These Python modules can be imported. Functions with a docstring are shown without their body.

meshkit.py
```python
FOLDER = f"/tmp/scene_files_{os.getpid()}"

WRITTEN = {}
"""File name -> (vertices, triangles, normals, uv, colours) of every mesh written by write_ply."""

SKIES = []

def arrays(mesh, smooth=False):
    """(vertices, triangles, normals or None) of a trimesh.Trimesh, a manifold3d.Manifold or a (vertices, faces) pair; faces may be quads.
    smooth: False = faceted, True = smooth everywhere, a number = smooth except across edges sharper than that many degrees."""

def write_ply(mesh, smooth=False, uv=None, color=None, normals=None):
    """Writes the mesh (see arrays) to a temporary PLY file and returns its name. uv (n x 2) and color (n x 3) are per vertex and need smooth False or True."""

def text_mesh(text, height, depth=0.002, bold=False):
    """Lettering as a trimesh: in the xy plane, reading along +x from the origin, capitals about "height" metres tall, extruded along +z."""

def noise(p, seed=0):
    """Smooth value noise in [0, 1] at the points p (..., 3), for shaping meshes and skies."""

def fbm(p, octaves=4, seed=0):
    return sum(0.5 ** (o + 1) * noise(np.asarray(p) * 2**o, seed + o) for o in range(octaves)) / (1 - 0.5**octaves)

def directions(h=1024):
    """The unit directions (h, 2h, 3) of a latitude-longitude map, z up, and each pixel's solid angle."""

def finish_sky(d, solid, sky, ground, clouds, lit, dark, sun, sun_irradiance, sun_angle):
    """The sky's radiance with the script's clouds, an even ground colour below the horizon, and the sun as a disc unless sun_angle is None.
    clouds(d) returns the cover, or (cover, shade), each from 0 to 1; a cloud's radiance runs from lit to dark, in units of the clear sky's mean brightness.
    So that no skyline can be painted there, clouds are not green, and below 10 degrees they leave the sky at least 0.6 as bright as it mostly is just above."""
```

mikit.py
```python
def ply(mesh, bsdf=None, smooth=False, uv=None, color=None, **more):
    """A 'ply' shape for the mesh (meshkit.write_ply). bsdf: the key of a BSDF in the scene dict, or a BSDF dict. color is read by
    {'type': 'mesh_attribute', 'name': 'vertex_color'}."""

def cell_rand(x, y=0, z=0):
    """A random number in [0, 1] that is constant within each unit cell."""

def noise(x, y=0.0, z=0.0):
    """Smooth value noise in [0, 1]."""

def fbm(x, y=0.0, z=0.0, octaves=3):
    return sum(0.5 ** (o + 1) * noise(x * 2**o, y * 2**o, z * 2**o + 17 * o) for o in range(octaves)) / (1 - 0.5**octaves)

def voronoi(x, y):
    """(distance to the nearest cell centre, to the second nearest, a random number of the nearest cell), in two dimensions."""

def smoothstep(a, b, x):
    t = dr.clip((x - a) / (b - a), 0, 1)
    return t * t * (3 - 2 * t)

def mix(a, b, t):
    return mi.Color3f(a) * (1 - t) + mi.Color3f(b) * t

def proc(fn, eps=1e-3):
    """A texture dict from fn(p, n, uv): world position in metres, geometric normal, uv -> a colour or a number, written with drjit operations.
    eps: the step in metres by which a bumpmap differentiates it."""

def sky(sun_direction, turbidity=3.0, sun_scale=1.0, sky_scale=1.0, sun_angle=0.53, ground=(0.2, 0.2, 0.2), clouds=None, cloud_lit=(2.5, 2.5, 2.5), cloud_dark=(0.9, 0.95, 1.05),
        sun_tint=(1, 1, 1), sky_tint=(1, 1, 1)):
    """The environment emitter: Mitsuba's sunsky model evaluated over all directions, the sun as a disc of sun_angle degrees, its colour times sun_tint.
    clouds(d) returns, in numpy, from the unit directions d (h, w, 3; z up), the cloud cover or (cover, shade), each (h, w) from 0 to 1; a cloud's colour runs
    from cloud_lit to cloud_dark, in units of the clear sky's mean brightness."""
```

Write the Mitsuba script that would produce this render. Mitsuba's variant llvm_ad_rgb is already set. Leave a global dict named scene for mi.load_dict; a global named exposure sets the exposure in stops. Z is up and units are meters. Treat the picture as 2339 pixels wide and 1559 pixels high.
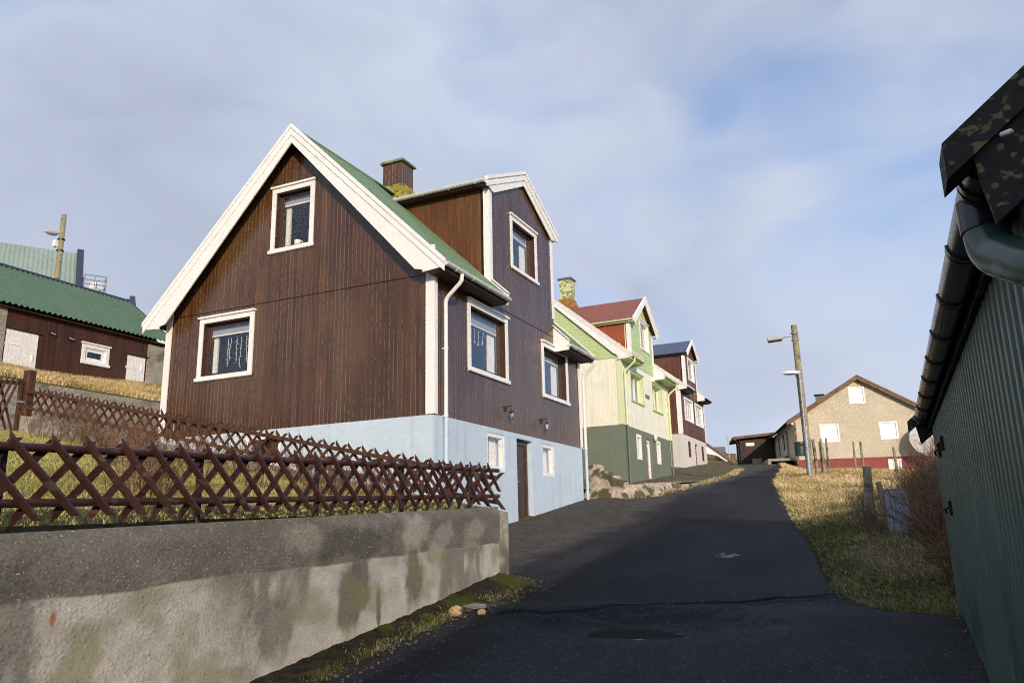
import math, random
import numpy as np
import trimesh
from shapely.geometry import Polygon, box as sbox, LineString
from shapely.ops import unary_union
import drjit as dr
import mitsuba as mi
import mikit, meshkit
from mikit import proc, noise, fbm, voronoi, cell_rand, smoothstep, mix

scene, labels = {}, {}
rng = np.random.default_rng(7)
random.seed(7)
T = mi.ScalarTransform4f

# ------------------------------------------------------------------ camera, sky, exposure
YAW, PITCH, ROLL = -0.433708, 0.232974, -0.0227591
EYE = [0.0, 0.0, 1.75]
cyw, syw, cp, sp = math.cos(YAW), math.sin(YAW), math.cos(PITCH), math.sin(PITCH)
FWD = np.array([syw * cp, cyw * cp, sp])
RGT = np.array([cyw, -syw, 0.0])
UP = np.cross(RGT, FWD)
CUP = -math.sin(ROLL) * RGT + math.cos(ROLL) * UP
scene['camera'] = {'type': 'perspective', 'fov': 2 * math.degrees(math.atan(1169.5 / 1817.45)), 'fov_axis': 'x',
                   'near_clip': 0.05, 'far_clip': 3000.0,
                   'to_world': T().look_at(origin=EYE, target=(np.array(EYE) + FWD).tolist(), up=CUP.tolist())}
SAZ, SEL = math.radians(36), math.radians(16)
SUN = [math.sin(SAZ) * math.cos(SEL), -math.cos(SAZ) * math.cos(SEL), math.sin(SEL)]


def clouds(d):
    x, y, z = d[..., 0], d[..., 1], d[..., 2]
    q = np.stack([x, y, 1.7 * z], -1) * 2.6
    o1, o2, o3 = np.array([24.23, 151.11, 176.27]), np.array([72.49, 163.54, 189.24]), np.array([31.38, 145.68, 110.29])
    wrp = np.stack([meshkit.fbm(q * 1.2 + k + o1, 3, s) for k, s in ((3, 5), (9, 6), (15, 7))], -1) - 0.5
    n = meshkit.fbm(q * 1.05 + 1.5 * wrp + o1, 7, 2)
    big = meshkit.fbm(q * 0.42 + o2, 2, 8)
    n = n + 0.20 * (meshkit.fbm(q * 4.2 + 2.0 * wrp + o3, 5, 21) - 0.5)
    cover = np.clip(0.78 + 1.6 * (big - 0.5) + 2.2 * (n - 0.5), 0.34, 1.0)
    open_ = np.clip((x - 0.02) / 0.45, 0, 1)
    cover = np.clip(cover, 0.22, 1) * (1 - 0.72 * open_ * open_ * (3 - 2 * open_))
    shade = np.clip(0.44 + 1.5 * (meshkit.fbm(q * 0.62 + o3 + wrp, 5, 11) - 0.5) + 1.0 * (n - 0.55) * (big - 0.2), 0.0, 1)
    return cover, shade


scene['sky'] = mikit.sky(SUN, turbidity=3.0, clouds=clouds, cloud_lit=(1.74, 1.92, 2.28), cloud_dark=(0.80, 0.91, 1.22), sky_tint=(1.68, 1.84, 2.44), sun_tint=(0.92, 1.045, 1.62), ground=(0.12, 0.11, 0.09))
exposure = 1.75

# ------------------------------------------------------------------ helpers


def tm(v, f):
    return trimesh.Trimesh(np.asarray(v, float), np.asarray(f, int), process=False)


def cat(ms):
    ms = [m for m in ms if m is not None and len(m.faces)]
    off, vs, fs = 0, [], []
    for m in ms:
        vs.append(np.asarray(m.vertices)); fs.append(np.asarray(m.faces) + off); off += len(m.vertices)
    return tm(np.vstack(vs), np.vstack(fs))


def fresh(key):
    k, n = key, 0
    while k in scene or k in labels:
        n += 1
        k = f'{key}_{n:03d}'
    return k


def tag(key, label=None, cat=None, group=None, kind=None):
    d = {a: b for a, b in (('label', label), ('category', cat), ('group', group), ('kind', kind)) if b}
    if d:
        labels[key] = d


def thing(name, label, category, group=None):
    k = fresh(name)
    tag(k, label, category, group)
    return k


def add(key, mesh, mat, smooth=False, label=None, cat=None, group=None, kind=None, color=None):
    k = fresh(key)
    scene[k] = mikit.ply(mesh, mat, smooth=smooth, color=color)
    tag(k, label, cat, group, kind)
    return k


BOXF = np.array([[0, 2, 1], [1, 2, 3], [4, 5, 6], [5, 7, 6], [0, 1, 4], [1, 5, 4], [2, 6, 3], [3, 6, 7], [0, 4, 2], [2, 4, 6], [1, 3, 5], [3, 7, 5]])
_chf = None


def box(x0, x1, y0, y1, z0, z1, c=0.0):
    global _chf
    a, b = np.array([x0, y0, z0], float), np.array([x1, y1, z1], float)
    if c <= 0:
        return tm([[(a, b)[i][0], (a, b)[j][1], (a, b)[k][2]] for k in (0, 1) for j in (0, 1) for i in (0, 1)], BOXF)
    c = min(c, 0.45 * (b - a).min())
    v = []
    for s in np.ndindex(2, 2, 2):
        p = np.where(np.array(s) == 1, b, a); inn = np.where(np.array(s) == 1, -c, c)
        for k in range(3):
            q = p + inn; q[k] = p[k]; v.append(q)
    v = np.array(v)
    if _chf is None:
        u = []
        for s in np.ndindex(2, 2, 2):
            p = np.array(s, float); inn = np.where(np.array(s) == 1, -.2, .2)
            for k in range(3):
                q = p + inn; q[k] = p[k]; u.append(q)
        from scipy.spatial import ConvexHull
        h = ConvexHull(np.array(u)); fs = []
        for f, e in zip(h.simplices, h.equations):
            t = np.array(u)[f]
            fs.append(f if np.cross(t[1] - t[0], t[2] - t[0]) @ e[:3] > 0 else f[::-1])
        _chf = np.array(fs)
    return tm(v, _chf)


def beam(p0, p1, w, h, up=(0, 0, 1), c=0.0):
    """A bar from p0 to p1, w across, h along up."""
    p0, p1 = np.array(p0, float), np.array(p1, float)
    d = p1 - p0; L = np.linalg.norm(d); d /= L
    s = np.cross(d, up); s /= np.linalg.norm(s); t = np.cross(s, d)
    m = box(0, L, -w / 2, w / 2, -h / 2, h / 2, c)
    m.vertices = p0 + m.vertices[:, :1] * d + m.vertices[:, 1:2] * s + m.vertices[:, 2:] * t
    return m


def tube(pts, r, n=10, caps=True, arc=None, closed_r=None):
    """A round tube through pts; r a number or one per point. arc=(a0, a1) gives an open half pipe."""
    P = np.array(pts, float); r = np.broadcast_to(np.asarray(r, float), len(P))
    d = np.gradient(P, axis=0) if len(P) > 2 else np.repeat([P[1] - P[0]], 2, 0)
    d = d / np.linalg.norm(d, axis=1, keepdims=True)
    ref = np.array([0, 0, 1.0]) if abs(d[0][2]) < 0.9 else np.array([1.0, 0, 0])
    V = []
    an = np.linspace(0, 2 * math.pi, n, endpoint=False)
    for p, dd, rr in zip(P, d, r):
        a = np.cross(ref, dd); a /= np.linalg.norm(a) + 1e-12
        b = np.cross(dd, a); ref = b
        V.append(p + rr * (np.cos(an)[:, None] * a + np.sin(an)[:, None] * b))
    V = np.vstack(V); F = []
    for i in range(len(P) - 1):
        for j in range(n):
            k = (j + 1) % n
            F += [[i * n + j, i * n + k, (i + 1) * n + k], [i * n + j, (i + 1) * n + k, (i + 1) * n + j]]
    if caps:
        for base, rev in ((0, True), ((len(P) - 1) * n, False)):
            c = [[base, base + j, base + j + 1] for j in range(1, n - 1)]
            F += [x[::-1] for x in c] if rev else c
    return tm(V, F)


def bend(pts, rad=0.06, k=4):
    """Rounds the corners of a polyline."""
    P = [np.array(p, float) for p in pts]; out = [P[0]]
    for a, b, c in zip(P, P[1:], P[2:]):
        u, v = a - b, c - b
        ra = min(rad, 0.45 * np.linalg.norm(u), 0.45 * np.linalg.norm(v))
        u, v = b + ra * u / np.linalg.norm(u), b + ra * v / np.linalg.norm(v)
        for t in np.linspace(0, 1, k):
            out.append((1 - t) ** 2 * u + 2 * t * (1 - t) * b + t * t * v)
    return out + [P[-1]]


def halfpipe(p0, p1, r, out, th=0.006, n=12):
    """A gutter: half round trough between two points, open upward; out = the horizontal direction across it."""
    p0, p1, o = np.array(p0, float), np.array(p1, float), np.array(out, float)
    up = np.array([0, 0, 1.0]); an = np.linspace(math.pi, 2 * math.pi, n)
    prof = np.vstack([np.stack([r * np.cos(an), r * np.sin(an)], 1), np.stack([(r - th) * np.cos(an[::-1]), (r - th) * np.sin(an[::-1])], 1)])
    m = len(prof)
    V = np.vstack([p + prof[:, :1] * o + prof[:, 1:] * up for p in (p0, p1)])
    F = []
    for j in range(m):
        k = (j + 1) % m
        F += [[j, k, m + k], [j, m + k, m + j]]
    for e in (0, m):  # end caps
        F += [[e + j, e + j + 1, e] for j in range(1, n - 1)]
    return tm(V, F)


def ringpipe(p, axis, out, r, w=0.02, n=12, back=0.0):
    p, ax, o = np.array(p, float), np.array(axis, float), np.array(out, float)
    return halfpipe(p - ax * w / 2, p + ax * w / 2, r, o, 0.008, n)


def fx(X):
    return lambda u, z, w: np.stack([X + w, u, z], 1)


def fxn(X):
    return lambda u, z, w: np.stack([X - w, u, z], 1)


def fy(Y):
    return lambda u, z, w: np.stack([u, Y - w, z], 1)


def fyp(Y):
    return lambda u, z, w: np.stack([u, Y + w, z], 1)


def frot(P0, ang, side):
    """Frames of a turned house: 'g' its gable (outward towards the road below), 'l' its left wall."""
    c, s = math.cos(ang), math.sin(ang); U = np.array([c, s, 0]); V = np.array([-s, c, 0]); P0 = np.array(P0, float)
    if side == 'g':
        return lambda u, z, w: np.array([P0[0], P0[1], 0]) + u[:, None] * U - w[:, None] * V + np.stack([0 * z, 0 * z, z], 1)
    return lambda u, z, w: np.array([P0[0], P0[1], 0]) + u[:, None] * V - w[:, None] * U + np.stack([0 * z, 0 * z, z], 1)


def polys(g):
    if g.is_empty:
        return []
    return [p for p in getattr(g, 'geoms', [g]) if p.geom_type == 'Polygon' and p.area > 1e-5]


def ext(geom, fr, w0, w1):
    ms = []
    for p in polys(geom):
        m = trimesh.creation.extrude_polygon(p, 1.0, engine='earcut')
        v = m.vertices
        ms.append(tm(fr(v[:, 0], v[:, 1], w0 + (w1 - w0) * v[:, 2]), m.faces))
    return cat(ms) if ms else None


def R(u0, u1, z0, z1):
    return sbox(min(u0, u1), min(z0, z1), max(u0, u1), max(z0, z1))


def boards(key, poly, fr, pitch, w0, w1, mat, start, gap=0.005, horizontal=False, stuff=False, label=None):
    """Boards that fill poly; each a part of its own, or one part of kind stuff."""
    a0, b0, a1, b1 = poly.bounds
    lo, hi = (b0, b1) if horizontal else (a0, a1)
    k = math.floor((lo - start) / pitch); ms = []
    while start + k * pitch < hi:
        a, b = start + k * pitch + gap / 2, start + (k + 1) * pitch - gap / 2
        strip = R(a0 - 1, a1 + 1, a, b) if horizontal else R(a, b, b0 - 1, b1 + 1)
        jit = random.uniform(-0.0015, 0.0015)
        for pc in polys(poly.intersection(strip)):
            m = ext(pc, fr, w0, w1 + jit)
            if stuff:
                ms.append(m)
            else:
                add(key, m, mat)
        k += 1
    if stuff:
        add(key, cat(ms), mat, kind='stuff', label=label)


def corr(o, along, down, pitch=0.076, amp=0.009, per=6, th=0.0):
    """A corrugated sheet: o a corner, along = the vector across the waves, down = the vector along them."""
    o, al, dn = np.array(o, float), np.array(along, float), np.array(down, float)
    n = np.cross(al, dn); n /= np.linalg.norm(n)
    if n[2] < -1e-6:
        n = -n
    L = np.linalg.norm(al); k = max(2, int(L / pitch * per)); s = np.linspace(0, 1, k + 1)
    h = amp * np.sin(2 * math.pi * s * L / pitch)
    rows = [o + s[:, None] * al + h[:, None] * n + t * dn for t in (0, 1)]
    V = np.vstack(rows); i = np.arange(k)
    F = np.vstack([np.stack([i, i + 1, i + k + 2], 1), np.stack([i, i + k + 2, i + k + 1], 1)])
    return tm(V, F)


def ico(c, r, sub=2, nz=0.0, seed=0, sc=(1, 1, 1), f=1.6):
    m = trimesh.creation.icosphere(subdivisions=sub, radius=1.0)
    v = m.vertices * (1 + nz * 2 * (meshkit.fbm(m.vertices * f + seed * 7.3, 3, seed) - 0.5))[:, None]
    return tm(np.array(c) + v * r * np.array(sc), m.faces)


def interp(x, xs, ys):
    return np.interp(x, xs, ys)


# ------------------------------------------------------------------ materials


def principled(col, rough=0.5, spec=0.5, metal=0.0, **kw):
    if isinstance(col, (tuple, list)):
        col = {'type': 'rgb', 'value': list(col)}
    return {'type': 'principled', 'base_color': col, 'roughness': rough, 'specular': spec, 'metallic': metal, **kw}


def mat(name, col, rough=0.5, spec=0.5, metal=0.0, bump=None, bscale=0.002, eps=2e-3, **kw):
    b = principled(col, rough, spec, metal, **kw)
    if bump is not None:
        b = {'type': 'bumpmap', 'arbitrary': proc(bump, eps), 'scale': bscale, 'bsdf': b}
    scene[name] = {'type': 'twosided', 'bsdf': b}


def C(*a):
    return mi.Color3f(*a)


def horiz(p, n):
    return dr.select(dr.abs(n.x) > dr.abs(n.y), p.y, p.x)


def board_col(base, worn, pitch, start_x, start_y, var=0.35, wear=0.5, hz=False):
    """Painted boards: tone by board, grain along it, worn flecks along its edges."""
    def fn(p, n, uv):
        onx = dr.abs(n.x) > dr.abs(n.y)
        u = p.z if hz else horiz(p, n)
        v = horiz(p, n) if hz else p.z
        st = 0.0 if hz else dr.select(onx, start_y, start_x)
        k = (u - st) / pitch
        f = k - dr.floor(k)
        tone = 1 + var * (cell_rand(dr.floor(k), 3, dr.select(onx, 1, 2)) - 0.5)
        grain = fbm(u * 34, v * 2.5, p.x * 3 + p.y * 3, 2)
        blot = fbm(u * 4 + 5, v * 1.6, p.y * 2 + p.x)
        fade = fbm(u * 0.9 + 2, v * 0.35, 3.0)
        c = C(*base) * tone * (0.66 + 0.68 * grain) * (0.70 + 0.6 * blot) * (0.7 + 0.6 * fade)
        c = mix(c, C(base[0] * 1.25, base[1] * 1.6, base[2] * 1.9), smoothstep(0.52, 0.75, fade) * 0.6)
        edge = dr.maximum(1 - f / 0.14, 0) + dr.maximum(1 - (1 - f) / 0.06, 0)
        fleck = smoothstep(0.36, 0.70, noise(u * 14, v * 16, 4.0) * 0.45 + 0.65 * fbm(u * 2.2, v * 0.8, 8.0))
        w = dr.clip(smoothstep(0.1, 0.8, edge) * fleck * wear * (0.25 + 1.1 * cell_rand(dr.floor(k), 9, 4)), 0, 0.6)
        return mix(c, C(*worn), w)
    return fn


def speckle(base, amt=0.15, sc=3.0, fine=60.0, famt=0.12, second=None, thr=(0.55, 0.7), ssc=2.0, near=False):
    fine = fine if near else min(fine, 16.0)
    def fn(p, n, uv):
        a = fbm(p.x * sc, p.y * sc, p.z * sc)
        b = noise(p.x * fine, p.y * fine, p.z * fine)
        c = C(*base) * (1 + 2 * amt * (a - 0.5) + 2 * famt * (b - 0.5))
        if second is not None:
            c = mix(c, C(*second), smoothstep(thr[0], thr[1], fbm(p.x * ssc + 7, p.y * ssc, p.z * ssc)))
        return c
    return proc(fn)


def streaky(base, amt=0.12, dark=(0.3, 0.28, 0.24), w=0.25):
    """Paint on render with faint vertical runs and fine grain."""
    def fn(p, n, uv):
        u = horiz(p, n)
        a = fbm(u * 9, p.z * 0.7, 2.0)
        g = noise(p.x * 14, p.y * 14, p.z * 14)
        b = fbm(p.x * 1.7, p.y * 1.7, p.z * 1.7)
        c = C(*base) * (1 + amt * (b - 0.5) * 2 + 0.10 * (g - 0.5))
        return mix(c, C(*dark), w * smoothstep(0.58, 0.80, a))
    return proc(fn)


WH = (0.80, 0.80, 0.77)


def white_fn(p, n, uv):
    u = horiz(p, n)
    g = fbm(u * 6, p.z * 3, p.x + p.y, 2)
    d = smoothstep(0.66, 0.82, fbm(p.x * 6, p.y * 6, p.z * 5)) * 0.22
    return mix(C(*WH) * (0.95 + 0.1 * g), C(0.42, 0.36, 0.27), d)


mat('white_paint', proc(white_fn), 0.42, 0.5)
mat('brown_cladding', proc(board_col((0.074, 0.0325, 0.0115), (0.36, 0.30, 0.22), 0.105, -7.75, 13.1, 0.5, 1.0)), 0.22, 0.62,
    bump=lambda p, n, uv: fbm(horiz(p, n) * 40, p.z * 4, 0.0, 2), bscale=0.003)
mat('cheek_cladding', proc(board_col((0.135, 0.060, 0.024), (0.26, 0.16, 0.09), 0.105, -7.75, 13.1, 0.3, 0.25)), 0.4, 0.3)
mat('dark_wall', (0.02, 0.012, 0.009), 0.8, 0.2)
mat('brown_frame', speckle((0.055, 0.026, 0.016), 0.25, 8, 80, 0.2), 0.4, 0.5)
mat('soffit_brown', speckle((0.045, 0.022, 0.014), 0.25, 6, 60, 0.2), 0.6, 0.3)
mat('blue_render', streaky((0.50, 0.62, 0.70), 0.05, (0.30, 0.36, 0.38), 0.22), 0.75, 0.3,
    bump=lambda p, n, uv: fbm(p.x * 40, p.y * 40, p.z * 40), bscale=0.003)
mat('roof_green', speckle((0.115, 0.185, 0.10), 0.12, 2.5, 40, 0.08, (0.15, 0.21, 0.12), (0.6, 0.85), 5), 0.5, 0.4)
mat('gutter_grey', speckle((0.60, 0.62, 0.62), 0.08, 4, 50, 0.06), 0.38, 0.5)
mat('pipe_white', speckle((0.74, 0.74, 0.68), 0.05, 4, 50, 0.05, (0.42, 0.36, 0.26), (0.72, 0.85), 6), 0.45, 0.4)
mat('lichen', speckle((0.30, 0.255, 0.045), 0.35, 9, 30, 0.4, (0.11, 0.13, 0.07), (0.55, 0.62), 11), 0.9, 0.1)
mat('cap_green', speckle((0.14, 0.19, 0.12), 0.3, 9, 50, 0.3, (0.35, 0.34, 0.14), (0.52, 0.6), 9), 0.8, 0.2)
scene['glass'] = {'type': 'thindielectric', 'int_ior': 1.52}
mat('blind', (0.30, 0.33, 0.36), 0.7, 0.2)
mat('curtain', speckle((0.70, 0.69, 0.64), 0.06, 6, 30, 0.05), 0.9, 0.1)
mat('ornament', (0.8, 0.8, 0.76), 0.6, 0.3)
mat('black_metal', (0.012, 0.012, 0.013), 0.4, 0.5)
mat('lamp_glass', (0.7, 0.72, 0.72), 0.2, 0.5)
mat('lens_grey', speckle((0.42, 0.42, 0.40), 0.1, 8), 0.45, 0.5)
mat('fence_paint', speckle((0.044, 0.018, 0.013), 0.22, 7, 70, 0.25, (0.075, 0.045, 0.035), (0.60, 0.74), 13, near=True), 0.40, 0.45,
    bump=lambda p, n, uv: fbm(p.x * 60, p.y * 60, p.z * 12), bscale=0.001)
mat('fence_paint_worn', speckle((0.060, 0.027, 0.019), 0.3, 6, 70, 0.35, (0.11, 0.075, 0.055), (0.58, 0.7), 11, near=True), 0.55, 0.35,
    bump=lambda p, n, uv: fbm(p.x * 70, p.y * 70, p.z * 14), bscale=0.002)
mat('fence_stain', speckle((0.068, 0.030, 0.016), 0.3, 9, 80, 0.3), 0.6, 0.3)


def concrete_fn(p, n, uv):
    # u runs along the wall, z above the line where two pours meet
    u = p.y
    grit = noise(p.x * 70, p.y * 70, p.z * 70)
    mid = fbm(p.x * 6, p.y * 6, p.z * 6)
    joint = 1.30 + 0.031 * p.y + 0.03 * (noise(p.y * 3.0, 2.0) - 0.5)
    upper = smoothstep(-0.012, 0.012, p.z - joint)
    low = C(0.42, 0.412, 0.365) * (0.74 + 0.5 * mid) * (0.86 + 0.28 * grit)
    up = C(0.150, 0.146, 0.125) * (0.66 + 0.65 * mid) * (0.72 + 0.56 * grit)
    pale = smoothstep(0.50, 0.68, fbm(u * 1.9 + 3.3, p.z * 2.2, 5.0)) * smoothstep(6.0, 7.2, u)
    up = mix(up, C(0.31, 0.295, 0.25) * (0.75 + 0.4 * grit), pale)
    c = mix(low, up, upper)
    # dark runs below the joint
    run = smoothstep(0.50, 0.66, fbm(u * 1.7 + 1.7, p.z * 0.55, 9.0)) * smoothstep(0.30, 0.55, fbm(u * 6, p.z * 2.2, 4.0) + 0.15)
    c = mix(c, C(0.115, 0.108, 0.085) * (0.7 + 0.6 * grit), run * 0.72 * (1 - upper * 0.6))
    wob = 0.62 * (fbm(u * 3.0, p.z * 2.6, 2.0) - 0.5) + 0.30 * (fbm(u * 11, p.z * 7, 6.0) - 0.5)

    def stain(cu, cz, ru, rz):
        q = dr.sqrt(dr.square((u - cu) / ru) + dr.square((p.z - cz) / rz)) + 2.2 * wob
        return smoothstep(1.15, 0.55, q)
    st = dr.maximum(dr.maximum(stain(6.5, 1.66, 0.62, 0.16), stain(6.42, 1.25, 0.26, 0.36)), dr.maximum(stain(7.55, 1.30, 0.17, 0.34), stain(6.88, 1.02, 0.05, 0.30)))
    st = dr.maximum(st, dr.maximum(stain(5.35, 1.05, 0.26, 0.34), stain(3.1, 1.15, 0.30, 0.34)) * 0.75)
    c = mix(c, C(0.085, 0.082, 0.066) * (0.65 + 0.7 * grit), st * 0.80)
    pl = dr.maximum(dr.maximum(stain(5.7, 1.74, 0.26, 0.13), stain(8.13, 1.76, 0.22, 0.16)), stain(8.94, 1.78, 0.20, 0.12))
    c = mix(c, C(0.33, 0.32, 0.27) * (0.75 + 0.4 * grit), pl * 0.5)
    alg = smoothstep(0.58, 0.75, fbm(u * 2.2 + 8, p.z * 2.7, 1.0)) * (1 - upper)
    c = mix(c, C(0.19, 0.19, 0.085), alg * 0.55)
    a, b, w = voronoi(u * 34 + 0.8 * noise(u * 40, p.z * 40), p.z * 34)
    peb = smoothstep(0.24, 0.10, a) * smoothstep(0.74, 0.95, w)
    c = mix(c, C(0.52, 0.50, 0.44), peb * (0.22 + 0.38 * upper))
    pit = smoothstep(0.22, 0.08, a) * smoothstep(0.16, 0.04, w)
    c = mix(c, C(0.05, 0.048, 0.04), pit * 0.6)
    rust = smoothstep(0.07, 0.02, dr.sqrt(dr.square((u - 3.42) * 2.0) + dr.square(p.z - 1.29)))
    return mix(c, C(0.30, 0.11, 0.04), rust * 0.8)


def concrete_bump(p, n, uv):
    a, b, w = voronoi(p.y * 24, p.z * 24 + p.x * 24)
    return fbm(p.x * 22, p.y * 22, p.z * 22) + 0.5 * smoothstep(0.42, 0.15, a) * smoothstep(0.35, 0.6, w)


mat('concrete', proc(concrete_fn), 0.92, 0.2, bump=concrete_bump, bscale=0.0055, eps=3e-3)
mat('concrete_plain', speckle((0.30, 0.285, 0.235), 0.3, 3.5, 45, 0.3, (0.15, 0.145, 0.11), (0.55, 0.72), 2.2), 0.92, 0.2,
    bump=lambda p, n, uv: fbm(p.x * 20, p.y * 20, p.z * 20), bscale=0.01)


def asphalt_fn(p, n, uv):
    a, b, w = voronoi(p.x * 75, p.y * 75)
    g = fbm(p.x * 1.1, p.y * 0.5, 3.0)
    g2 = fbm(p.x * 6, p.y * 6, 1.0)
    c = C(0.021, 0.021, 0.024) * (0.6 + 0.8 * w) * (0.45 + 1.1 * g) * (0.8 + 0.4 * g2)
    apron = smoothstep(-5.0, -5.7, p.x + 0.5 * (noise(p.x * 2, p.y * 2) - 0.5)) * smoothstep(9.0, 11.0, p.y)
    c = mix(c, C(0.066, 0.061, 0.053) * (0.5 + 1.0 * w) * (0.6 + 0.8 * g2), apron * 0.8)
    c = mix(c, C(0.16, 0.155, 0.14), smoothstep(0.990, 0.995, w) * 0.7)
    patch = smoothstep(0.30, 0.0, dr.sqrt(dr.square((p.x + 2.3) * 1.6) + dr.square((p.y - 12.5) * 0.9)) + 0.42 * (fbm(p.x * 9, p.y * 9, 6.0) - 0.5))
    c = mix(c, C(0.40, 0.40, 0.40), patch * smoothstep(0.45, 0.6, noise(p.x * 30, p.y * 12, 2.0)))
    rim = dr.sqrt(dr.square((p.x + 2.40) * 1.25) + dr.square((p.y - 7.76) * 2.3)) + 0.35 * (fbm(p.x * 8, p.y * 8, 2.0) - 0.5)
    ring = smoothstep(0.40, 0.50, rim) * smoothstep(0.78, 0.58, rim) * smoothstep(0.5, 0.8, noise(p.x * 60, p.y * 60, 3.0))
    c = mix(c, C(0.15, 0.15, 0.15), ring * 0.35)
    return c


mat('asphalt', proc(asphalt_fn), 0.75, 0.12, bump=lambda p, n, uv: noise(p.x * 80, p.y * 80) + 0.8 * fbm(p.x * 14, p.y * 14), bscale=0.006, eps=3e-3)
scene['water'] = {'type': 'twosided', 'bsdf': principled((0.01, 0.01, 0.009), 0.03, 0.6)}


def soil_fn(p, n, uv):
    a = fbm(p.x * 0.9, p.y * 0.9, 2.0)
    b = fbm(p.x * 7, p.y * 7, 5.0)
    c = mix(C(0.15, 0.112, 0.052), C(0.075, 0.078, 0.026), smoothstep(0.42, 0.62, a))
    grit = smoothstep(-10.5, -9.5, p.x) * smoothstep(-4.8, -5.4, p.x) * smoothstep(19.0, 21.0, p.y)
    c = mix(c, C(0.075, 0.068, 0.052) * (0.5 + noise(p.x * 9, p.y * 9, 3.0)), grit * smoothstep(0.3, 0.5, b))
    return c * (0.5 + 1.0 * b)


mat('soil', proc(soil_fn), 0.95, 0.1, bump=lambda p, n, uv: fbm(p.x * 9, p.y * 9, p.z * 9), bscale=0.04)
mat('hill_soil', speckle((0.13, 0.085, 0.045), 0.4, 0.15, 1.5, 0.3, (0.06, 0.05, 0.03), (0.5, 0.7), 0.3), 0.95, 0.1)
mat('moss', speckle((0.022, 0.019, 0.013), 0.5, 9, 70, 0.6, (0.042, 0.050, 0.010), (0.53, 0.66), 3.2, near=True), 0.95, 0.1)
scene['blades'] = {'type': 'twosided', 'bsdf': {'type': 'principled', 'base_color': {'type': 'mesh_attribute', 'name': 'vertex_color'}, 'roughness': 0.7, 'specular': 0.25}}
mat('post_wood', speckle((0.27, 0.235, 0.165), 0.3, 7, 50, 0.35, (0.10, 0.105, 0.06), (0.52, 0.68), 6), 0.85, 0.2)
mat('pole_wood', speckle((0.29, 0.265, 0.165), 0.2, 5, 60, 0.3, (0.15, 0.15, 0.08), (0.58, 0.75), 3), 0.85, 0.2)


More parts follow.
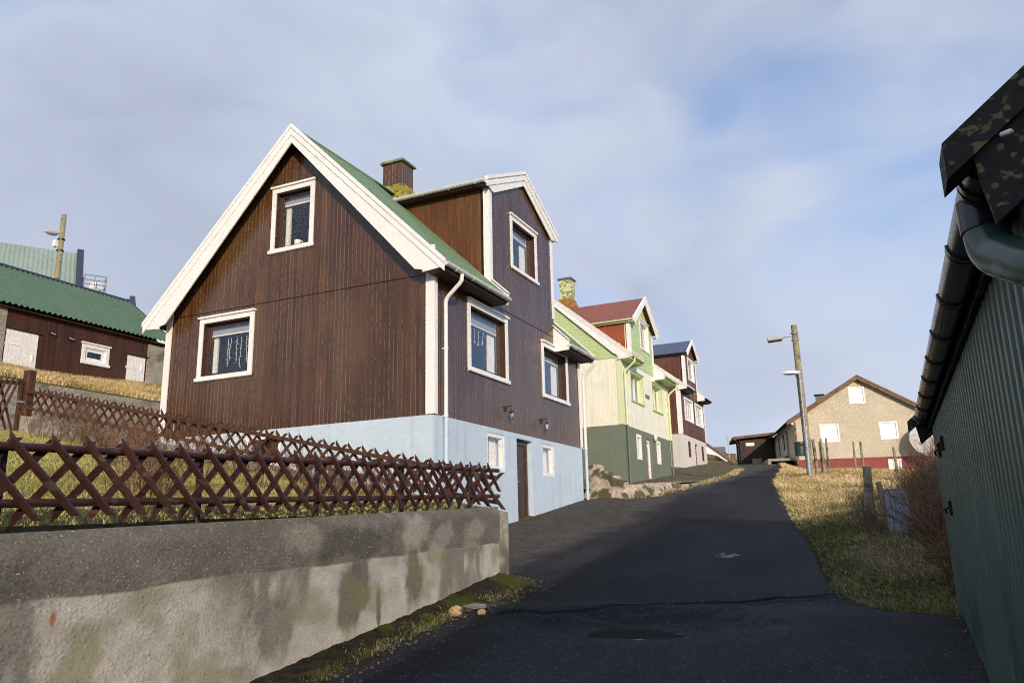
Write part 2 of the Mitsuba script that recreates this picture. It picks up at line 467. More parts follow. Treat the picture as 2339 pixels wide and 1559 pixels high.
def galv_fn(p, n, uv):
    a, b, w = voronoi((p.x + p.y * 0.3) * 17 + 1.2 * noise(p.z * 9, p.x * 9), p.z * 15)
    return C(0.25, 0.27, 0.31) * (0.72 + 0.55 * w) + 0.07 * smoothstep(0.10, 0.02, b - a)


mat('galvanised', proc(galv_fn), 0.5, 0.5, 0.35)
mat('lime_paint', speckle((0.45, 0.57, 0.28), 0.08, 3, 40, 0.06), 0.5, 0.4)
mat('pale_lime', speckle((0.62, 0.69, 0.42), 0.06, 3, 40, 0.06), 0.5, 0.4)
mat('cream_paint', streaky((0.78, 0.785, 0.65), 0.05, (0.48, 0.44, 0.32), 0.22), 0.55, 0.35)
mat('moss_green_render', streaky((0.150, 0.182, 0.140), 0.08, (0.11, 0.135, 0.10), 0.4), 0.75, 0.25,
    bump=lambda p, n, uv: fbm(p.x * 25, p.y * 25, p.z * 25), bscale=0.004)
mat('rust_red', speckle((0.30, 0.082, 0.035), 0.12, 3, 40, 0.08), 0.55, 0.35)
mat('roof_red', speckle((0.215, 0.075, 0.052), 0.1, 3, 40, 0.08), 0.5, 0.4)
mat('lichen_red', speckle((0.30, 0.115, 0.045), 0.3, 8, 30, 0.35, (0.24, 0.22, 0.06), (0.5, 0.6), 8), 0.9, 0.1)
mat('flaking_lime', speckle((0.50, 0.60, 0.30), 0.1, 5, 30, 0.1, (0.23, 0.24, 0.14), (0.50, 0.56), 9), 0.85, 0.2)
mat('red_brown_board', proc(board_col((0.115, 0.044, 0.026), (0.26, 0.17, 0.11), 0.12, -9.7, 42.3, 0.3, 0.25)), 0.5, 0.4)
mat('grey_render', streaky((0.56, 0.56, 0.53), 0.05, (0.4, 0.4, 0.38), 0.3), 0.8, 0.25)
mat('roof_blue', speckle((0.060, 0.078, 0.135), 0.1, 3, 40, 0.08), 0.4, 0.5)
mat('dark_red', (0.10, 0.025, 0.02), 0.5, 0.4)
mat('pink_door', speckle((0.45, 0.37, 0.34), 0.08, 5), 0.6, 0.3)


def roughcast_fn(p, n, uv):
    a = fbm(p.x * 1.3, p.y * 1.3, p.z * 1.3)
    g = noise(p.x * 22, p.y * 22, p.z * 22)
    run = smoothstep(0.60, 0.80, fbm(horiz(p, n) * 5, p.z * 0.5, 3.0))
    c = C(0.52, 0.475, 0.36) * (0.86 + 0.28 * a) * (0.80 + 0.4 * g)
    return mix(c, C(0.50, 0.46, 0.36), run * 0.45)


mat('roughcast', proc(roughcast_fn), 0.92, 0.2, bump=lambda p, n, uv: fbm(p.x * 16, p.y * 16, p.z * 16), bscale=0.02)
mat('red_base', speckle((0.25, 0.070, 0.062), 0.15, 3, 40, 0.12), 0.8, 0.25)
mat('wood_fascia', speckle((0.165, 0.105, 0.066), 0.3, 5, 40, 0.25, (0.12, 0.06, 0.04), (0.55, 0.7), 4), 0.7, 0.3)
mat('annex_board', proc(board_col((0.040, 0.018, 0.011), (0.14, 0.10, 0.08), 0.14, 0.0, 0.0, 0.4, 0.3)), 0.6, 0.35)
mat('barn_board', proc(board_col((0.056, 0.020, 0.010), (0.26, 0.15, 0.10), 0.17, -22.0, 13.0, 0.35, 0.35)), 0.5, 0.4)
mat('roof_barn', speckle((0.070, 0.130, 0.080), 0.1, 2, 30, 0.08), 0.5, 0.4)
mat('roof_pale', speckle((0.235, 0.31, 0.27), 0.12, 1.2, 20, 0.08), 0.55, 0.35)
mat('trim_navy', (0.035, 0.042, 0.075), 0.5, 0.4)
def shed_fn(p, n, uv):
    a = fbm(p.x * 3, p.y * 3, p.z * 3)
    g = noise(p.x * 50, p.y * 50, p.z * 50)
    c = C(0.056, 0.094, 0.077) * (0.78 + 0.44 * a) * (0.88 + 0.24 * g)
    c = mix(c, C(0.036, 0.064, 0.052), smoothstep(0.5, 0.75, fbm(p.y * 2 + p.x * 2, p.z * 2, 7.0)))
    c = mix(c, C(0.11, 0.14, 0.12), smoothstep(0.66, 0.8, fbm(p.y * 9 + p.x * 9, p.z * 3, 1.0)) * 0.5)
    for y0, zt in ((7.96, 2.30), (7.47, 2.32), (7.62, 1.80)):
        d = dr.abs(p.y - y0 + 0.02 * (noise(p.z * 4, y0) - 0.5))
        run = smoothstep(0.020, 0.006, d) * smoothstep(zt + 0.02, zt - 0.02, p.z) * smoothstep(0.30, 0.55, noise(p.z * 6, p.y * 40, 2.0) + 0.25)
        c = mix(c, C(0.085, 0.050, 0.022), run * 0.7)
    return c


mat('shed_green', proc(shed_fn), 0.45, 0.4)
mat('pipe_green', speckle((0.035, 0.070, 0.060), 0.15, 8, 60, 0.12, (0.10, 0.14, 0.13), (0.66, 0.8), 14, near=True), 0.3, 0.5)
mat('gutter_black', speckle((0.020, 0.021, 0.024), 0.2, 6, 60, 0.2, near=True), 0.22, 0.5)
mat('tarred_wood', speckle((0.020, 0.019, 0.017), 0.4, 8, 60, 0.4, (0.13, 0.12, 0.06), (0.60, 0.70), 38, near=True), 0.75, 0.3)
mat('rust', speckle((0.040, 0.020, 0.012), 0.3, 20, 90, 0.3, near=True), 0.8, 0.2)
mat('bin_green', (0.018, 0.060, 0.040), 0.3, 0.5)
mat('rock', speckle((0.40, 0.345, 0.265), 0.25, 3, 30, 0.3, (0.105, 0.095, 0.058), (0.47, 0.58), 3.0), 0.95, 0.15,
    bump=lambda p, n, uv: fbm(p.x * 12, p.y * 12, p.z * 12), bscale=0.03)
mat('stone_tan', speckle((0.42, 0.30, 0.17), 0.15, 8, 60, 0.15, near=True), 0.85, 0.2)
mat('stone_grey', speckle((0.17, 0.175, 0.16), 0.2, 8, 60, 0.2, near=True), 0.85, 0.2)
mat('gravel_grit', speckle((0.085, 0.08, 0.07), 0.5, 9, 20, 0.5), 0.9, 0.2)
mat('tarp', speckle((0.62, 0.62, 0.60), 0.1, 2, 15, 0.1), 0.6, 0.3)
mat('ochre_wall', (0.50, 0.32, 0.11), 0.7, 0.3)
mat('plank_pale', speckle((0.40, 0.30, 0.19), 0.15, 6, 50, 0.15, near=True), 0.8, 0.2)

# ------------------------------------------------------------------ terrain
GY = [-60, -10, 0, 5.5, 8.06, 9.67, 16.9, 21.2, 28.5, 42, 48, 54, 95, 140, 600]
GZ = [-5, -0.9, -0.02, 0.60, 0.92, 1.16, 1.95, 2.52, 3.20, 4.50, 5.10, 5.62, 8.75, 10, 12]


def g(y):
    return np.interp(y, GY, GZ)


def lane(x, y):
    t = np.clip((np.asarray(x, float) + 7.6) / 2.0, 0, 1)
    return np.asarray(g(y) - 0.15 * t * t * (3 - 2 * t) * np.interp(y, [8.1, 9.1, 18, 26], [0, 1, 1, 0]))


def foot(x, y):
    l = lane(x, y)
    return l + (g(y) - l) * np.clip((-4.05 - np.asarray(x)) / 0.65, 0, 1)


ER_Y = [-60, 8.25, 8.6, 9.5, 10.7, 12.2, 14.2, 16.7, 19.4, 22, 25.5, 29.5, 34, 40, 46, 52, 60, 95, 140]
ER_X = [0.52, 0.50, -0.05, -0.55, -0.76, -0.95, -1.28, -1.71, -2.15, -2.58, -3.08, -3.5, -3.85, -4.4, -5.2, -6.2, -8, -14, -22]
EL_Y = [-60, 3.0, 9.5, 9.75, 21.2, 21.7, 22.2, 24, 28, 34, 40, 46, 52, 60, 95, 140]
EL_X = [-4.5, -4.5, -4.45, -7.9, -7.9, -6.9, -6.35, -6.1, -5.95, -6.1, -6.7, -7.6, -8.8, -11.5, -18, -27]


def er(y):
    return np.interp(y, ER_Y, ER_X)


def el(y):
    return np.interp(y, EL_Y, EL_X)


def terrain(x, y):
    x, y = np.asarray(x, float), np.asarray(y, float)
    z = np.where(x > -6, lane(x, y), g(y))
    # the hillside climbs to the left of the houses
    hill = np.interp(-x, [7.75, 15, 18, 22, 27, 34, 60, 120], [0, 0.9, 1.6, 2.2, 3.6, 5.6, 9, 12])
    z = z + hill * np.clip((y - 6) / 6, 0, 1)
    # behind the retaining wall, y < 9.8, is the garden (its own sheet above this one)
    right = np.interp(y, [-60, 12, 28.5, 33, 47, 60, 140, 600], [-5, float(g(12)) - .15, 3.22, 3.62, 4.55, 4.8, 8.0, 10]) - 0.055 * np.clip(x + 3.5, 0, 14) * np.clip((y - 20) / 12, 0, 1) + 0.10 * np.exp(-(((x + 0.2) / 1.2) ** 2 + ((y - 17) / 5) ** 2))
    right = right + 0.16 * np.exp(-(((x + 1.2) / 1.6) ** 2 + ((y - 31) / 3.0) ** 2))
    blend = np.clip((x - er(y) - 0.1) / 0.9, 0, 1)
    z = z * (1 - blend) + np.where(y < 12, lane(x, y), right) * blend
    z = z + 0.05 * (meshkit.fbm(np.stack([x * 0.9, y * 0.9, 0 * x], -1), 3, 3) - 0.5) * np.clip(np.abs(x - er(y)), 0, 1)
    far = 7.0 * np.exp(-(((x + 75) / 60) ** 2 + ((y - 300) / 55) ** 2))
    return z + far


def gridmesh(xs, ys, zf):
    X, Y = np.meshgrid(xs, ys)
    V = np.stack([X, Y, zf(X, Y)], -1).reshape(-1, 3)
    n, m = len(xs), len(ys)
    i, j = np.meshgrid(np.arange(n - 1), np.arange(m - 1)); a = (j * n + i).ravel()
    F = np.vstack([np.stack([a, a + 1, a + n + 1], 1), np.stack([a, a + n + 1, a + n], 1)])
    return tm(V, F)


def ground_z(X, Y):
    inside = (X > el(Y) + 0.25) & (X < er(Y) - 0.18)
    z = terrain(X, Y)
    z = np.where(inside, np.minimum(z, lane(X, Y)) - 0.16, z)
    under = (X < -4.5) & (X > -15.0) & (Y < 13.3)
    return np.where(under, np.minimum(z, g(Y)) - 0.5, z)


gx = np.unique(np.concatenate([np.linspace(-400, -60, 12), np.linspace(-60, -9, 52), np.linspace(-9, 4, 88), np.linspace(4, 24, 24), np.linspace(24, 300, 10)]))
gyy = np.unique(np.concatenate([np.linspace(-60, 0, 16), np.linspace(0, 50, 170), np.linspace(50, 110, 40), np.linspace(110, 700, 30)]))
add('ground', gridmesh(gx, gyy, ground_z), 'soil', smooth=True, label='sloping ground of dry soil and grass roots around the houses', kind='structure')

# road: one sheet that follows its two edges, with the broken joint and the hollow of the puddle
CR_X = [-4.6, -3.95, -3.45, -3.15, -2.9, -2.46, -2.0, -1.56, -1.13, -0.67, -0.3, 0.6]
CR_Y = [7.75, 7.88, 8.25, 8.46, 8.71, 8.93, 9.10, 9.2, 9.4, 9.57, 9.75, 10.0]


def road_z(X, Y):
    z = lane(X, Y) + 0.012 * (meshkit.fbm(np.stack([X * 1.3, Y * 1.3, 0 * X], -1), 3, 9) - 0.5)
    yc = np.interp(X, CR_X, CR_Y) + 0.12 * (meshkit.fbm(np.stack([X * 4, 0 * X, 0 * X], -1), 4, 4) - 0.5)
    dd = Y - yc
    on = np.clip((X + 4.3) / 0.3, 0, 1) * np.clip((-0.35 - X) / 0.5, 0, 1)
    vary = 0.35 + 1.3 * meshkit.fbm(np.stack([X * 2.6, 0 * X, 0 * X + 4], -1), 3, 14)
    z = z + on * vary * 0.014 * np.exp(-np.clip(dd, 0, 9) / 0.35) * (dd > 0)
    z = z - on * vary * 0.050 * np.exp(-(dd / 0.018) ** 2) - on * 0.018 * np.exp(-((dd + 0.10 + 0.05 * vary) / 0.03) ** 2) * (X > -2.9)
    rr = np.sqrt(((X + 2.40) / 0.50) ** 2 + ((Y - 7.74) / 0.34) ** 2) + 0.55 * (meshkit.fbm(np.stack([X * 5, Y * 5, 0 * X], -1), 3, 12) - 0.5)
    sm = lambda t: np.clip(t, 0, 1) ** 2 * (3 - 2 * np.clip(t, 0, 1))
    bowl = 0.727 + 0.036 * sm((rr - 0.75) / 0.5)
    w = sm((3.2 - rr) / 1.9)
    return z * (1 - w) + w * bowl


ry = np.unique(np.concatenate([np.linspace(-40, 4.8, 18), np.linspace(4.8, 7.2, 30), np.linspace(7.2, 10.2, 200), np.linspace(10.2, 16, 60), np.linspace(16, 60, 120), np.linspace(60, 140, 40)]))
tt = np.linspace(0, 1, 130)
RV = []
for y in ry:
    a, b = el(y), er(y)
    wob = 0.06 * (meshkit.noise(np.array([[y * 1.7, 0, 0], [y * 1.7, 5, 0]]), 6) - 0.5) * (y > 9.9)
    xs = (a + wob[0]) + (b + wob[1] - a - wob[0]) * tt
    zz = road_z(xs, np.full_like(xs, y))
    zz[0] -= 0.12; zz[-1] -= 0.12
    RV.append(np.stack([xs, np.full_like(xs, y), zz + 0.01], 1))
n, m_ = len(tt), len(ry)
i, j = np.meshgrid(np.arange(n - 1), np.arange(m_ - 1)); a = (j * n + i).ravel()
add('road', tm(np.vstack(RV), np.vstack([np.stack([a, a + 1, a + n + 1], 1), np.stack([a, a + n + 1, a + n], 1)])), 'asphalt', smooth=True,
    label='narrow black asphalt lane climbing between the houses, cracked across in front', kind='structure')
ph = np.linspace(0, 2 * math.pi, 60, endpoint=False)
pr_ = 1.25 + 0 * ph
add('puddle', tm(np.vstack([[[-2.40, 7.74, 0.757]], np.stack([-2.40 + 0.52 * pr_ * np.cos(ph), 7.74 + 0.35 * pr_ * np.sin(ph), 0 * ph + 0.757], 1)]),
                 [[0, 1 + k, 1 + (k + 1) % 60] for k in range(60)]), 'water', label='small puddle of rain water below the crack in the lane', kind='structure')

# far hill
add('hill', gridmesh(np.linspace(-260, 60, 60), np.linspace(160, 420, 30), lambda X, Y: 6 + 24 * np.exp(-(((X + 75) / 70) ** 2 + ((Y - 300) / 60) ** 2)) + 3 * (meshkit.fbm(np.stack([X * .03, Y * .03, 0 * X], -1), 4, 2) - .5)),
    'hill_soil', smooth=True, label='low brown hill beyond the end of the lane', kind='structure')


# ------------------------------------------------------------------ windows, houses
def hole(w):
    return R(w['u'][0] + w['tw'], w['u'][1] - w['tw'], w['z'][0] + w['tw'], w['z'][1] - w['tw'])


def window(parent, fr, w, name='window', label=None, trim='white_paint', frame='brown_frame', reveal='brown_frame', depth=0.12, cap=True, blind=None, curtain=None, mull=0, fw=0.06, detail=True):
    """Outer size u, z; tw = width of the casing boards. fr(u, z, w): w outward from the cladding's face."""
    u0, u1 = w['u']; z0, z1 = w['z']; t = w['tw']
    k = fresh(f'{parent}__{name}')
    a0, a1, b0, b1 = u0 + t, u1 - t, z0 + t, z1 - t
    ms = [ext(R(u0, a0, z0 + t, z1 - t), fr, 0.0, 0.030), ext(R(a1, u1, z0 + t, z1 - t), fr, 0.0, 0.030),
          ext(R(u0, u1, z1 - t, z1), fr, 0.0, 0.033), ext(R(u0, u1, z0, z0 + t), fr, 0.0, 0.036)]
    if cap:
        ms += [ext(R(u0 - 0.03, u1 + 0.03, z1, z1 + 0.045), fr, 0.0, 0.075), ext(R(u0 - 0.035, u1 + 0.035, z0 + 0.01, z0 + t * 0.75), fr, 0.036, 0.062)]
    scene[k] = mikit.ply(cat(ms), trim)
    tag(k, label)
    e = 0.022
    rv = [ext(R(a0, a0 + e, b0, b1), fr, -depth - 0.05, 0.004), ext(R(a1 - e, a1, b0, b1), fr, -depth - 0.05, 0.004),
          ext(R(a0 + e, a1 - e, b1 - e, b1), fr, -depth - 0.05, 0.004), ext(R(a0 + e, a1 - e, b0, b0 + e), fr, -depth - 0.05, 0.004)]
    add(k + '__reveal', cat(rv), reveal)
    c0, c1, d0, d1 = a0 + e, a1 - e, b0 + e, b1 - e
    fm = [ext(R(c0, c0 + fw, d0, d1), fr, -depth - 0.04, -depth), ext(R(c1 - fw, c1, d0, d1), fr, -depth - 0.04, -depth),
          ext(R(c0 + fw, c1 - fw, d1 - fw, d1), fr, -depth - 0.04, -depth), ext(R(c0 + fw, c1 - fw, d0, d0 + fw), fr, -depth - 0.04, -depth)]
    for q in range(mull):
        c = c0 + (c1 - c0) * (q + 1) / (mull + 1)
        fm.append(ext(R(c - fw * 0.8, c + fw * 0.8, d0 + fw, d1 - fw), fr, -depth - 0.042, -depth + 0.004))
    add(k + '__frame', cat(fm), frame)
    add(k + '__pane', ext(R(c0 + fw * 0.6, c1 - fw * 0.6, d0 + fw * 0.6, d1 - fw * 0.6), fr, -depth - 0.021, -depth - 0.020), 'glass')
    if blind:
        add(k + '__blind', ext(R(c0 + 0.02, c1 - 0.02, d1 - blind, d1), fr, -depth - 0.125, -depth - 0.12), 'blind')
        add(k + '__blind_rail', ext(R(c0 + 0.02, c1 - 0.02, d1 - blind - 0.03, d1 - blind), fr, -depth - 0.13, -depth - 0.11), 'white_paint')
    if curtain:
        cs, side = curtain
        uu = np.linspace(0, 1, 40); wav = 0.03 * np.sin(uu * 40)
        for sd in side:
            s0 = c0 + 0.02 if sd == 'l' else c1 - 0.02 - cs
            U = s0 + uu * cs
            top = fr(U, np.full(40, d1), -depth - 0.20 + wav); bot = fr(U, np.full(40, d0), -depth - 0.20 + wav)
            ii = np.arange(39)
            add(k + '__curtain', tm(np.vstack([top, bot]), np.vstack([np.stack([ii, ii + 1, ii + 41], 1), np.stack([ii, ii + 41, ii + 40], 1)])), 'curtain', smooth=True)
    return k


def rake(xr, zt, x1, slope, dz0, dz1, n=1):
    """A strip below a roof line from the ridge to x1: from dz0 to dz1 below it (vertical measure)."""
    s = 1 if x1 > xr else -1
    z1 = zt - slope * abs(x1 - xr)
    return Polygon([(xr, zt - dz0), (x1, z1 - dz0), (x1, z1 - dz1), (xr, zt - dz1)])


def lantern(parent, P, tilt=0.0):
    """A small black coach lamp on an arm, facing +x from the wall point P."""
    P = np.array(P, float)
    k = add(parent + '__wall_lamp', cat([box(P[0], P[0] + .015, P[1] - .04, P[1] + .04, P[2] + .06, P[2] + .2, .004),
            tube(bend([P + [.01, 0, .14], P + [.08, 0, .20], P + [.15, 0, .17], P + [.15, 0, .09]], .05), .01, 8)]), 'black_metal')

    S = .72

    def frus(r0, r1, z0, z1, c):
        r0, r1, z0, z1 = r0 * S, r1 * S, z0 * S, z1 * S
        an = np.arange(6) * math.pi / 3
        V = np.vstack([np.stack([r * np.cos(an), r * np.sin(an), 0 * an + z], 1) for r, z in ((r0, z0), (r1, z1))])
        F = [[j, (j + 1) % 6, 6 + (j + 1) % 6] for j in range(6)] + [[j, 6 + (j + 1) % 6, 6 + j] for j in range(6)] + [[0, j + 1, j] for j in range(1, 5)] + [[6, 6 + j, 7 + j] for j in range(1, 5)]
        m = tm(V, F)
        ca, sa = math.cos(tilt), math.sin(tilt)
        v = m.vertices.copy(); m.vertices = np.stack([v[:, 0], v[:, 1] * ca - v[:, 2] * sa, v[:, 1] * sa + v[:, 2] * ca], 1) + c
        return m
    c = P + [.15, 0, 0]
    add(k + '__lantern_glass', frus(.045, .068, -.12, .055, c), 'lamp_glass')
    bars = [frus(.085, .012, .055, .14, c), frus(.035, .05, -.15, -.118, c)]
    for q in range(6):
        a_ = q * math.pi / 3
        p0, p1 = S * np.array([.047 * math.cos(a_), .047 * math.sin(a_), -.12]), S * np.array([.071 * math.cos(a_), .071 * math.sin(a_), .056])
        rt = lambda v: np.array([v[0], v[1] * math.cos(tilt) - v[2] * math.sin(tilt), v[1] * math.sin(tilt) + v[2] * math.cos(tilt)])
        bars.append(beam(c + rt(p0), c + rt(p1), .012, .012, up=(0.3, 0.7, .1)))
    add(k + '__lantern_cage', cat(bars), 'black_metal')


def house(key, P):
    """A gabled house with a wall dormer over its long front. P gives its measures and materials."""
    X, y0, y1, xl = P['X'], P['y0'], P['y1'], P['xl']
    xr, zr, sl = P['xr'], P['zr'], P['slope']
    zb, zs, zm = P['zb'], P['zs'], P['zm']
    dy0, dy1, da, dz, dsl = P['dy0'], P['dy1'], P['da'], P['dz'], P['dslope']
    M = P['mat']; F, G = fx(X), fy(y0)
    ov, ge = P['eave'], P['gov']
    roofz = lambda x: zr - sl * np.abs(np.asarray(x) - xr)
    fw, gw = P['fwin'], P['gwin']
    fh = unary_union([hole(w) for w in fw]) if fw else Polygon()
    gh = unary_union([hole(w) for w in gw]) if gw else Polygon()
    bh = unary_union([R(*b['u'], *b['z']) for b in P['bwin']] + [R(*P['door'][:2], *P['door'][2:])])
    bgh = unary_union([R(*b['u'], *b['z']) for b in P.get('gbwin', [])]) if P.get('gbwin') else Polygon()
    zw = roofz(X) - 0.05
    fd, gf = P.get('far_dz', 0.0), P.get('gfar', P['gov'])
    # basement walls
    th = 0.25
    base = [ext(R(y0, y1, zb - 1.2, zs).difference(bh), F, -th, 0), ext(R(xl, X - th, zb - 1.2, zs).difference(bgh), G, -th, 0),
            ext(R(y0 + th, y1, zb - 1.2, zs), fxn(xl), -th, 0), ext(R(xl + th, X - th, zb - 1.2, zs), fyp(y1), -th, 0)]
    add(key + '__basement_wall', cat(base), M['base'])
    # upper walls, dark behind the boards
    front = unary_union([R(y0, (dy0 + dy1) / 2, zs, zw), R((dy0 + dy1) / 2, y1, zs, zw + fd), Polygon([(dy0, zs), (dy1, zs), (dy1, dz - dsl * (dy1 - da) - .06), (da, dz - .06), (dy0, dz - dsl * (da - dy0) - .06)])])
    gab = Polygon([(xl, zs), (X, zs), (X, zw), (xr, zr - .05), (xl, float(roofz(xl)) - .05)])
    ct = 0.03
    core = [ext(front.difference(fh), F, -0.22, -ct), ext(gab.intersection(R(xl + .22, X - .22, 0, 50)).difference(gh), G, -0.22, -ct),
            ext(R(y0 + ct, y1 - ct, zs, float(roofz(xl)) - .05), fxn(xl), -.22, -ct), ext(Polygon([(xl, zs), (X, zs), (X, zw + fd), (xr, zr - .05 + fd), (xl, float(roofz(xl)) - .05 + fd)]).intersection(R(xl + .22, X - .22, 0, 50)), fyp(y1), -.22, -ct)]
    add(key + '__wall', cat(core), M.get('core', 'dark_wall'))
    # cladding
    lo_f, up_f = front.intersection(R(y0, y1, zs, zm - .012)), front.intersection(R(y0, y1, zm, 60))
    lo_g, up_g = gab.intersection(R(xl, X, zs, zm - .012)), gab.intersection(R(xl, X, zm, 60))
    bp = P['pitch']
    fo = P.get('front_stuff', True)
    if P.get('corr_walls'):
        pass
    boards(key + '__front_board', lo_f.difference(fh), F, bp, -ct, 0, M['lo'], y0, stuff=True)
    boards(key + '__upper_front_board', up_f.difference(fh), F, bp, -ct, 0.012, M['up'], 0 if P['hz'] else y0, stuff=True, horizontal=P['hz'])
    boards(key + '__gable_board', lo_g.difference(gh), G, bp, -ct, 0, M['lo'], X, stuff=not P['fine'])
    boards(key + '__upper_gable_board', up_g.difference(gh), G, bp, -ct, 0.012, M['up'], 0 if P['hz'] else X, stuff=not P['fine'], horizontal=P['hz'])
    # corner boards
    cw = P['cw']
    for nm, a in (('corner_board', cat([ext(R(y0 - .03, y0 + cw * .5, zs + .01, zw - .1), F, 0.013, .036), ext(R(X - cw, X + .036, zs + .01, zw + .12), G, 0.013, .036)])),
                  ('corner_board', ext(R(y1 - cw * .7, y1 + .03, zs + .01, zw - .1 + fd), F, 0.013, .036)),
                  ('corner_board', ext(R(xl - .036, xl + cw * .85, zs - .1, float(roofz(xl)) - .12), G, 0.013, .036))):
        add(key + '__' + nm, a, M['corner'])
    # main roof, in two slopes; the front one stops at the dormer
    ya, yb = y0 - ge, y1 + gf
    xe, xe2 = X + ov, xl - ov
    ze, ze2 = float(roofz(xe)), float(roofz(xe2))
    add(key + '__roof', cat([corr((xr, a_, zr + f_), (0, b_ - a_, 0), (xe - xr, 0, ze - zr)) for a_, b_, f_ in ((ya + .03, dy0 + .02, 0), (dy1 - .02, yb, fd))] +
                            [corr((xr, ya + .03, zr), (0, yb - ya - .03, 0), (xe2 - xr, 0, ze2 - zr))]), M['roof'], smooth=True)
    add(key + '__ridge_cap', cat([beam((xr - .11, ya, zr + .02 - .11 * sl), (xr - .11, yb, zr + .02 - .11 * sl), .26, .012, up=(-sl, 0, 1)), beam((xr + .11, ya, zr + .02 - .11 * sl), (xr + .11, yb, zr + .02 - .11 * sl), .26, .012, up=(sl, 0, 1))]), M['roof'])
    # barge boards with their feet
    bw = P['bw']
    for s, xx in ((1, xe), (-1, xe2)):
        zz = float(roofz(xx))
        xi = (X - .02) if s > 0 else (xl + .02)           # where the foot meets the wall
        zi = float(roofz(xi)) - bw
        foot = [(xr, zr + .02), (xx, zz + .02), (xx, zz - .12), (xi - s * .06, zz - .16)]
        for q in np.linspace(0, 1, 7)[1:]:
            foot.append((xi - s * (.06 + .16 * q ** 2.2) + s * .05 * math.sin(math.pi * q), zz - .16 + (zi - .12 * sl + .0 - zz + .16) * q))
        foot.append((xr, zr - bw))
        base_p = Polygon(foot).buffer(0)
        ms = [ext(base_p, G, ge - .05, ge - .02), ext(rake(xr, zr + .02, xx, sl, 0, bw * .60), G, ge - .02, ge + .005), ext(rake(xr, zr + .05, xx + s * .015, sl, 0, bw * .24), G, ge - .06, ge + .03)]
        add(key + '__barge_board', cat(ms), M['trim'])
    for s, xx in ((1, xe), (-1, xe2)):
        add(key + '__far_barge_board', cat([ext(rake(xr, zr + .02 + fd * (s > 0), xx, sl, 0, bw * .8), fyp(y1), gf - .03, gf), ext(rake(xr, zr + .05 + fd * (s > 0), xx + s * .015, sl, 0, min(bw, .3) * .24), fyp(y1), gf - .07, gf + .02)]), M['trim'])
    # verge soffit strips (underside of the overhang at the gable)
    for s, xx in ((1, xe), (-1, xe2)):
        a_ = np.array([xr, zr - .04]); b_ = np.array([xx, float(roofz(xx)) - .04])
        V = []
        for yy in (ya + .05, y0 - .014):
            for q, dzz in ((a_, 0), (b_, 0), (a_, .02), (b_, .02)):
                V.append([q[0], yy, q[1] - dzz])
        add(key + '__verge_soffit', tm(V, [[0, 1, 4], [1, 5, 4], [2, 6, 3], [3, 6, 7], [0, 2, 1], [1, 2, 3], [4, 5, 6], [5, 7, 6]]), M['soffit'])
    # eaves: soffit, fascia, gutter on each side of the dormer
    zg0 = ze - .02
    for a_, b_, zg in ((ya + .06, dy0 + .03, zg0), (dy1 - .02, yb, zg0 + fd)):
        add(key + '__eave_soffit', cat([box(X + .013, xe - .04, a_, b_ - .015, zg - .15, zg - .13), box(xe - .06, xe - .04, a_, b_ - .015, zg - .13, zg + .03)]), M['soffit'])
        kg = add(key + '__gutter', halfpipe((xe + .025, a_ - .05, zg - .015), (xe + .025, b_ + .01, zg - .03), P['gr'], (1, 0, 0)), M['gutter'], smooth=40)
        nb = max(2, int((b_ - a_) / .62))
        add(kg + '__bracket', cat([ringpipe((xe + .025, a_ + (b_ - a_) * (q + .5) / nb, zg - .022), (0, 1, 0), (1, 0, 0), P['gr'] + .009, .03) for q in range(nb)]), M['gutter'], smooth=40)
    # white returns of the eave beside the dormer
    zg = zg0
    for yy, f_ in ((dy0 + .035, 0), (dy1 - .035, fd)):
        rp = Polygon([(X + .0, float(roofz(X)) + .06 + f_), (xe + .02, ze + .07 + f_), (xe + .0, ze - .18 + f_), (X + .0, ze - .20 + f_)])
        cv = ext(rp, lambda u, z, w, yy=yy: np.stack([u, yy + w, z], 1), -.012, .012)
        add(key + '__eave_return', cat([cv, beam((X - .1, yy, float(roofz(X - .1)) + .10 + f_), (xe + .03, yy, ze + .08 + f_), .12, .02, up=(sl, 0, 1))]), M['trim'])
    # dormer
    zc0, zc1 = dz - dsl * (da - dy0), dz - dsl * (dy1 - da)
    xj = xr + (zr - zc0 + .1) / sl                                     # where the eave meets the main roof
    for yy, zc, side in ((dy0, zc0, 'l'), (dy1, zc1, 'r')):
        fr = fy(yy) if side == 'l' else fyp(yy)
        ck = Polygon([(X, zw), (X, zc - .08), (xr + (zr - zc + .08) / sl, zc - .08)])
        add(key + '__dormer_wall', ext(ck, fr, -.15, -.022), M.get('core', 'dark_wall'))
        if P.get('cheek_corr'):
            x_a = ck.bounds[0]
            nn = int((X - x_a) / .09); 
            ms = []
            for q in range(nn):
                xa, xb = X - .09 * (q + 1), X - .09 * q
                zt_ = zc - .08
                zl = lambda x: float(roofz(x)) - .04
                st = ck.intersection(R(xa + .02, xb - .02, 0, 60))
                ms.append(ext(st, fr, -.02, .012)); ms.append(ext(ck.intersection(R(xa, xb, 0, 60)), fr, -.022, -.008))
            add(key + '__dormer_cheek', cat(ms), M['cheek'])
        else:
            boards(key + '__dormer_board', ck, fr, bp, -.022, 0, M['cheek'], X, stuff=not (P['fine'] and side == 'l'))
    oy = P['dov']
    ya_, yb_ = dy0 - oy, dy1 + oy
    za_, zb_ = dz - dsl * (da - ya_), dz - dsl * (yb_ - da)
    xo = X + P['dfo']
    add(key + '__dormer_roof', cat([corr((xr, da, dz), (xo - .02 - xr, 0, 0), (0, ya_ - da, za_ - dz)), corr((xr, da, dz), (xo - .02 - xr, 0, 0), (0, yb_ - da, zb_ - dz))]), M['droof'], smooth=True)
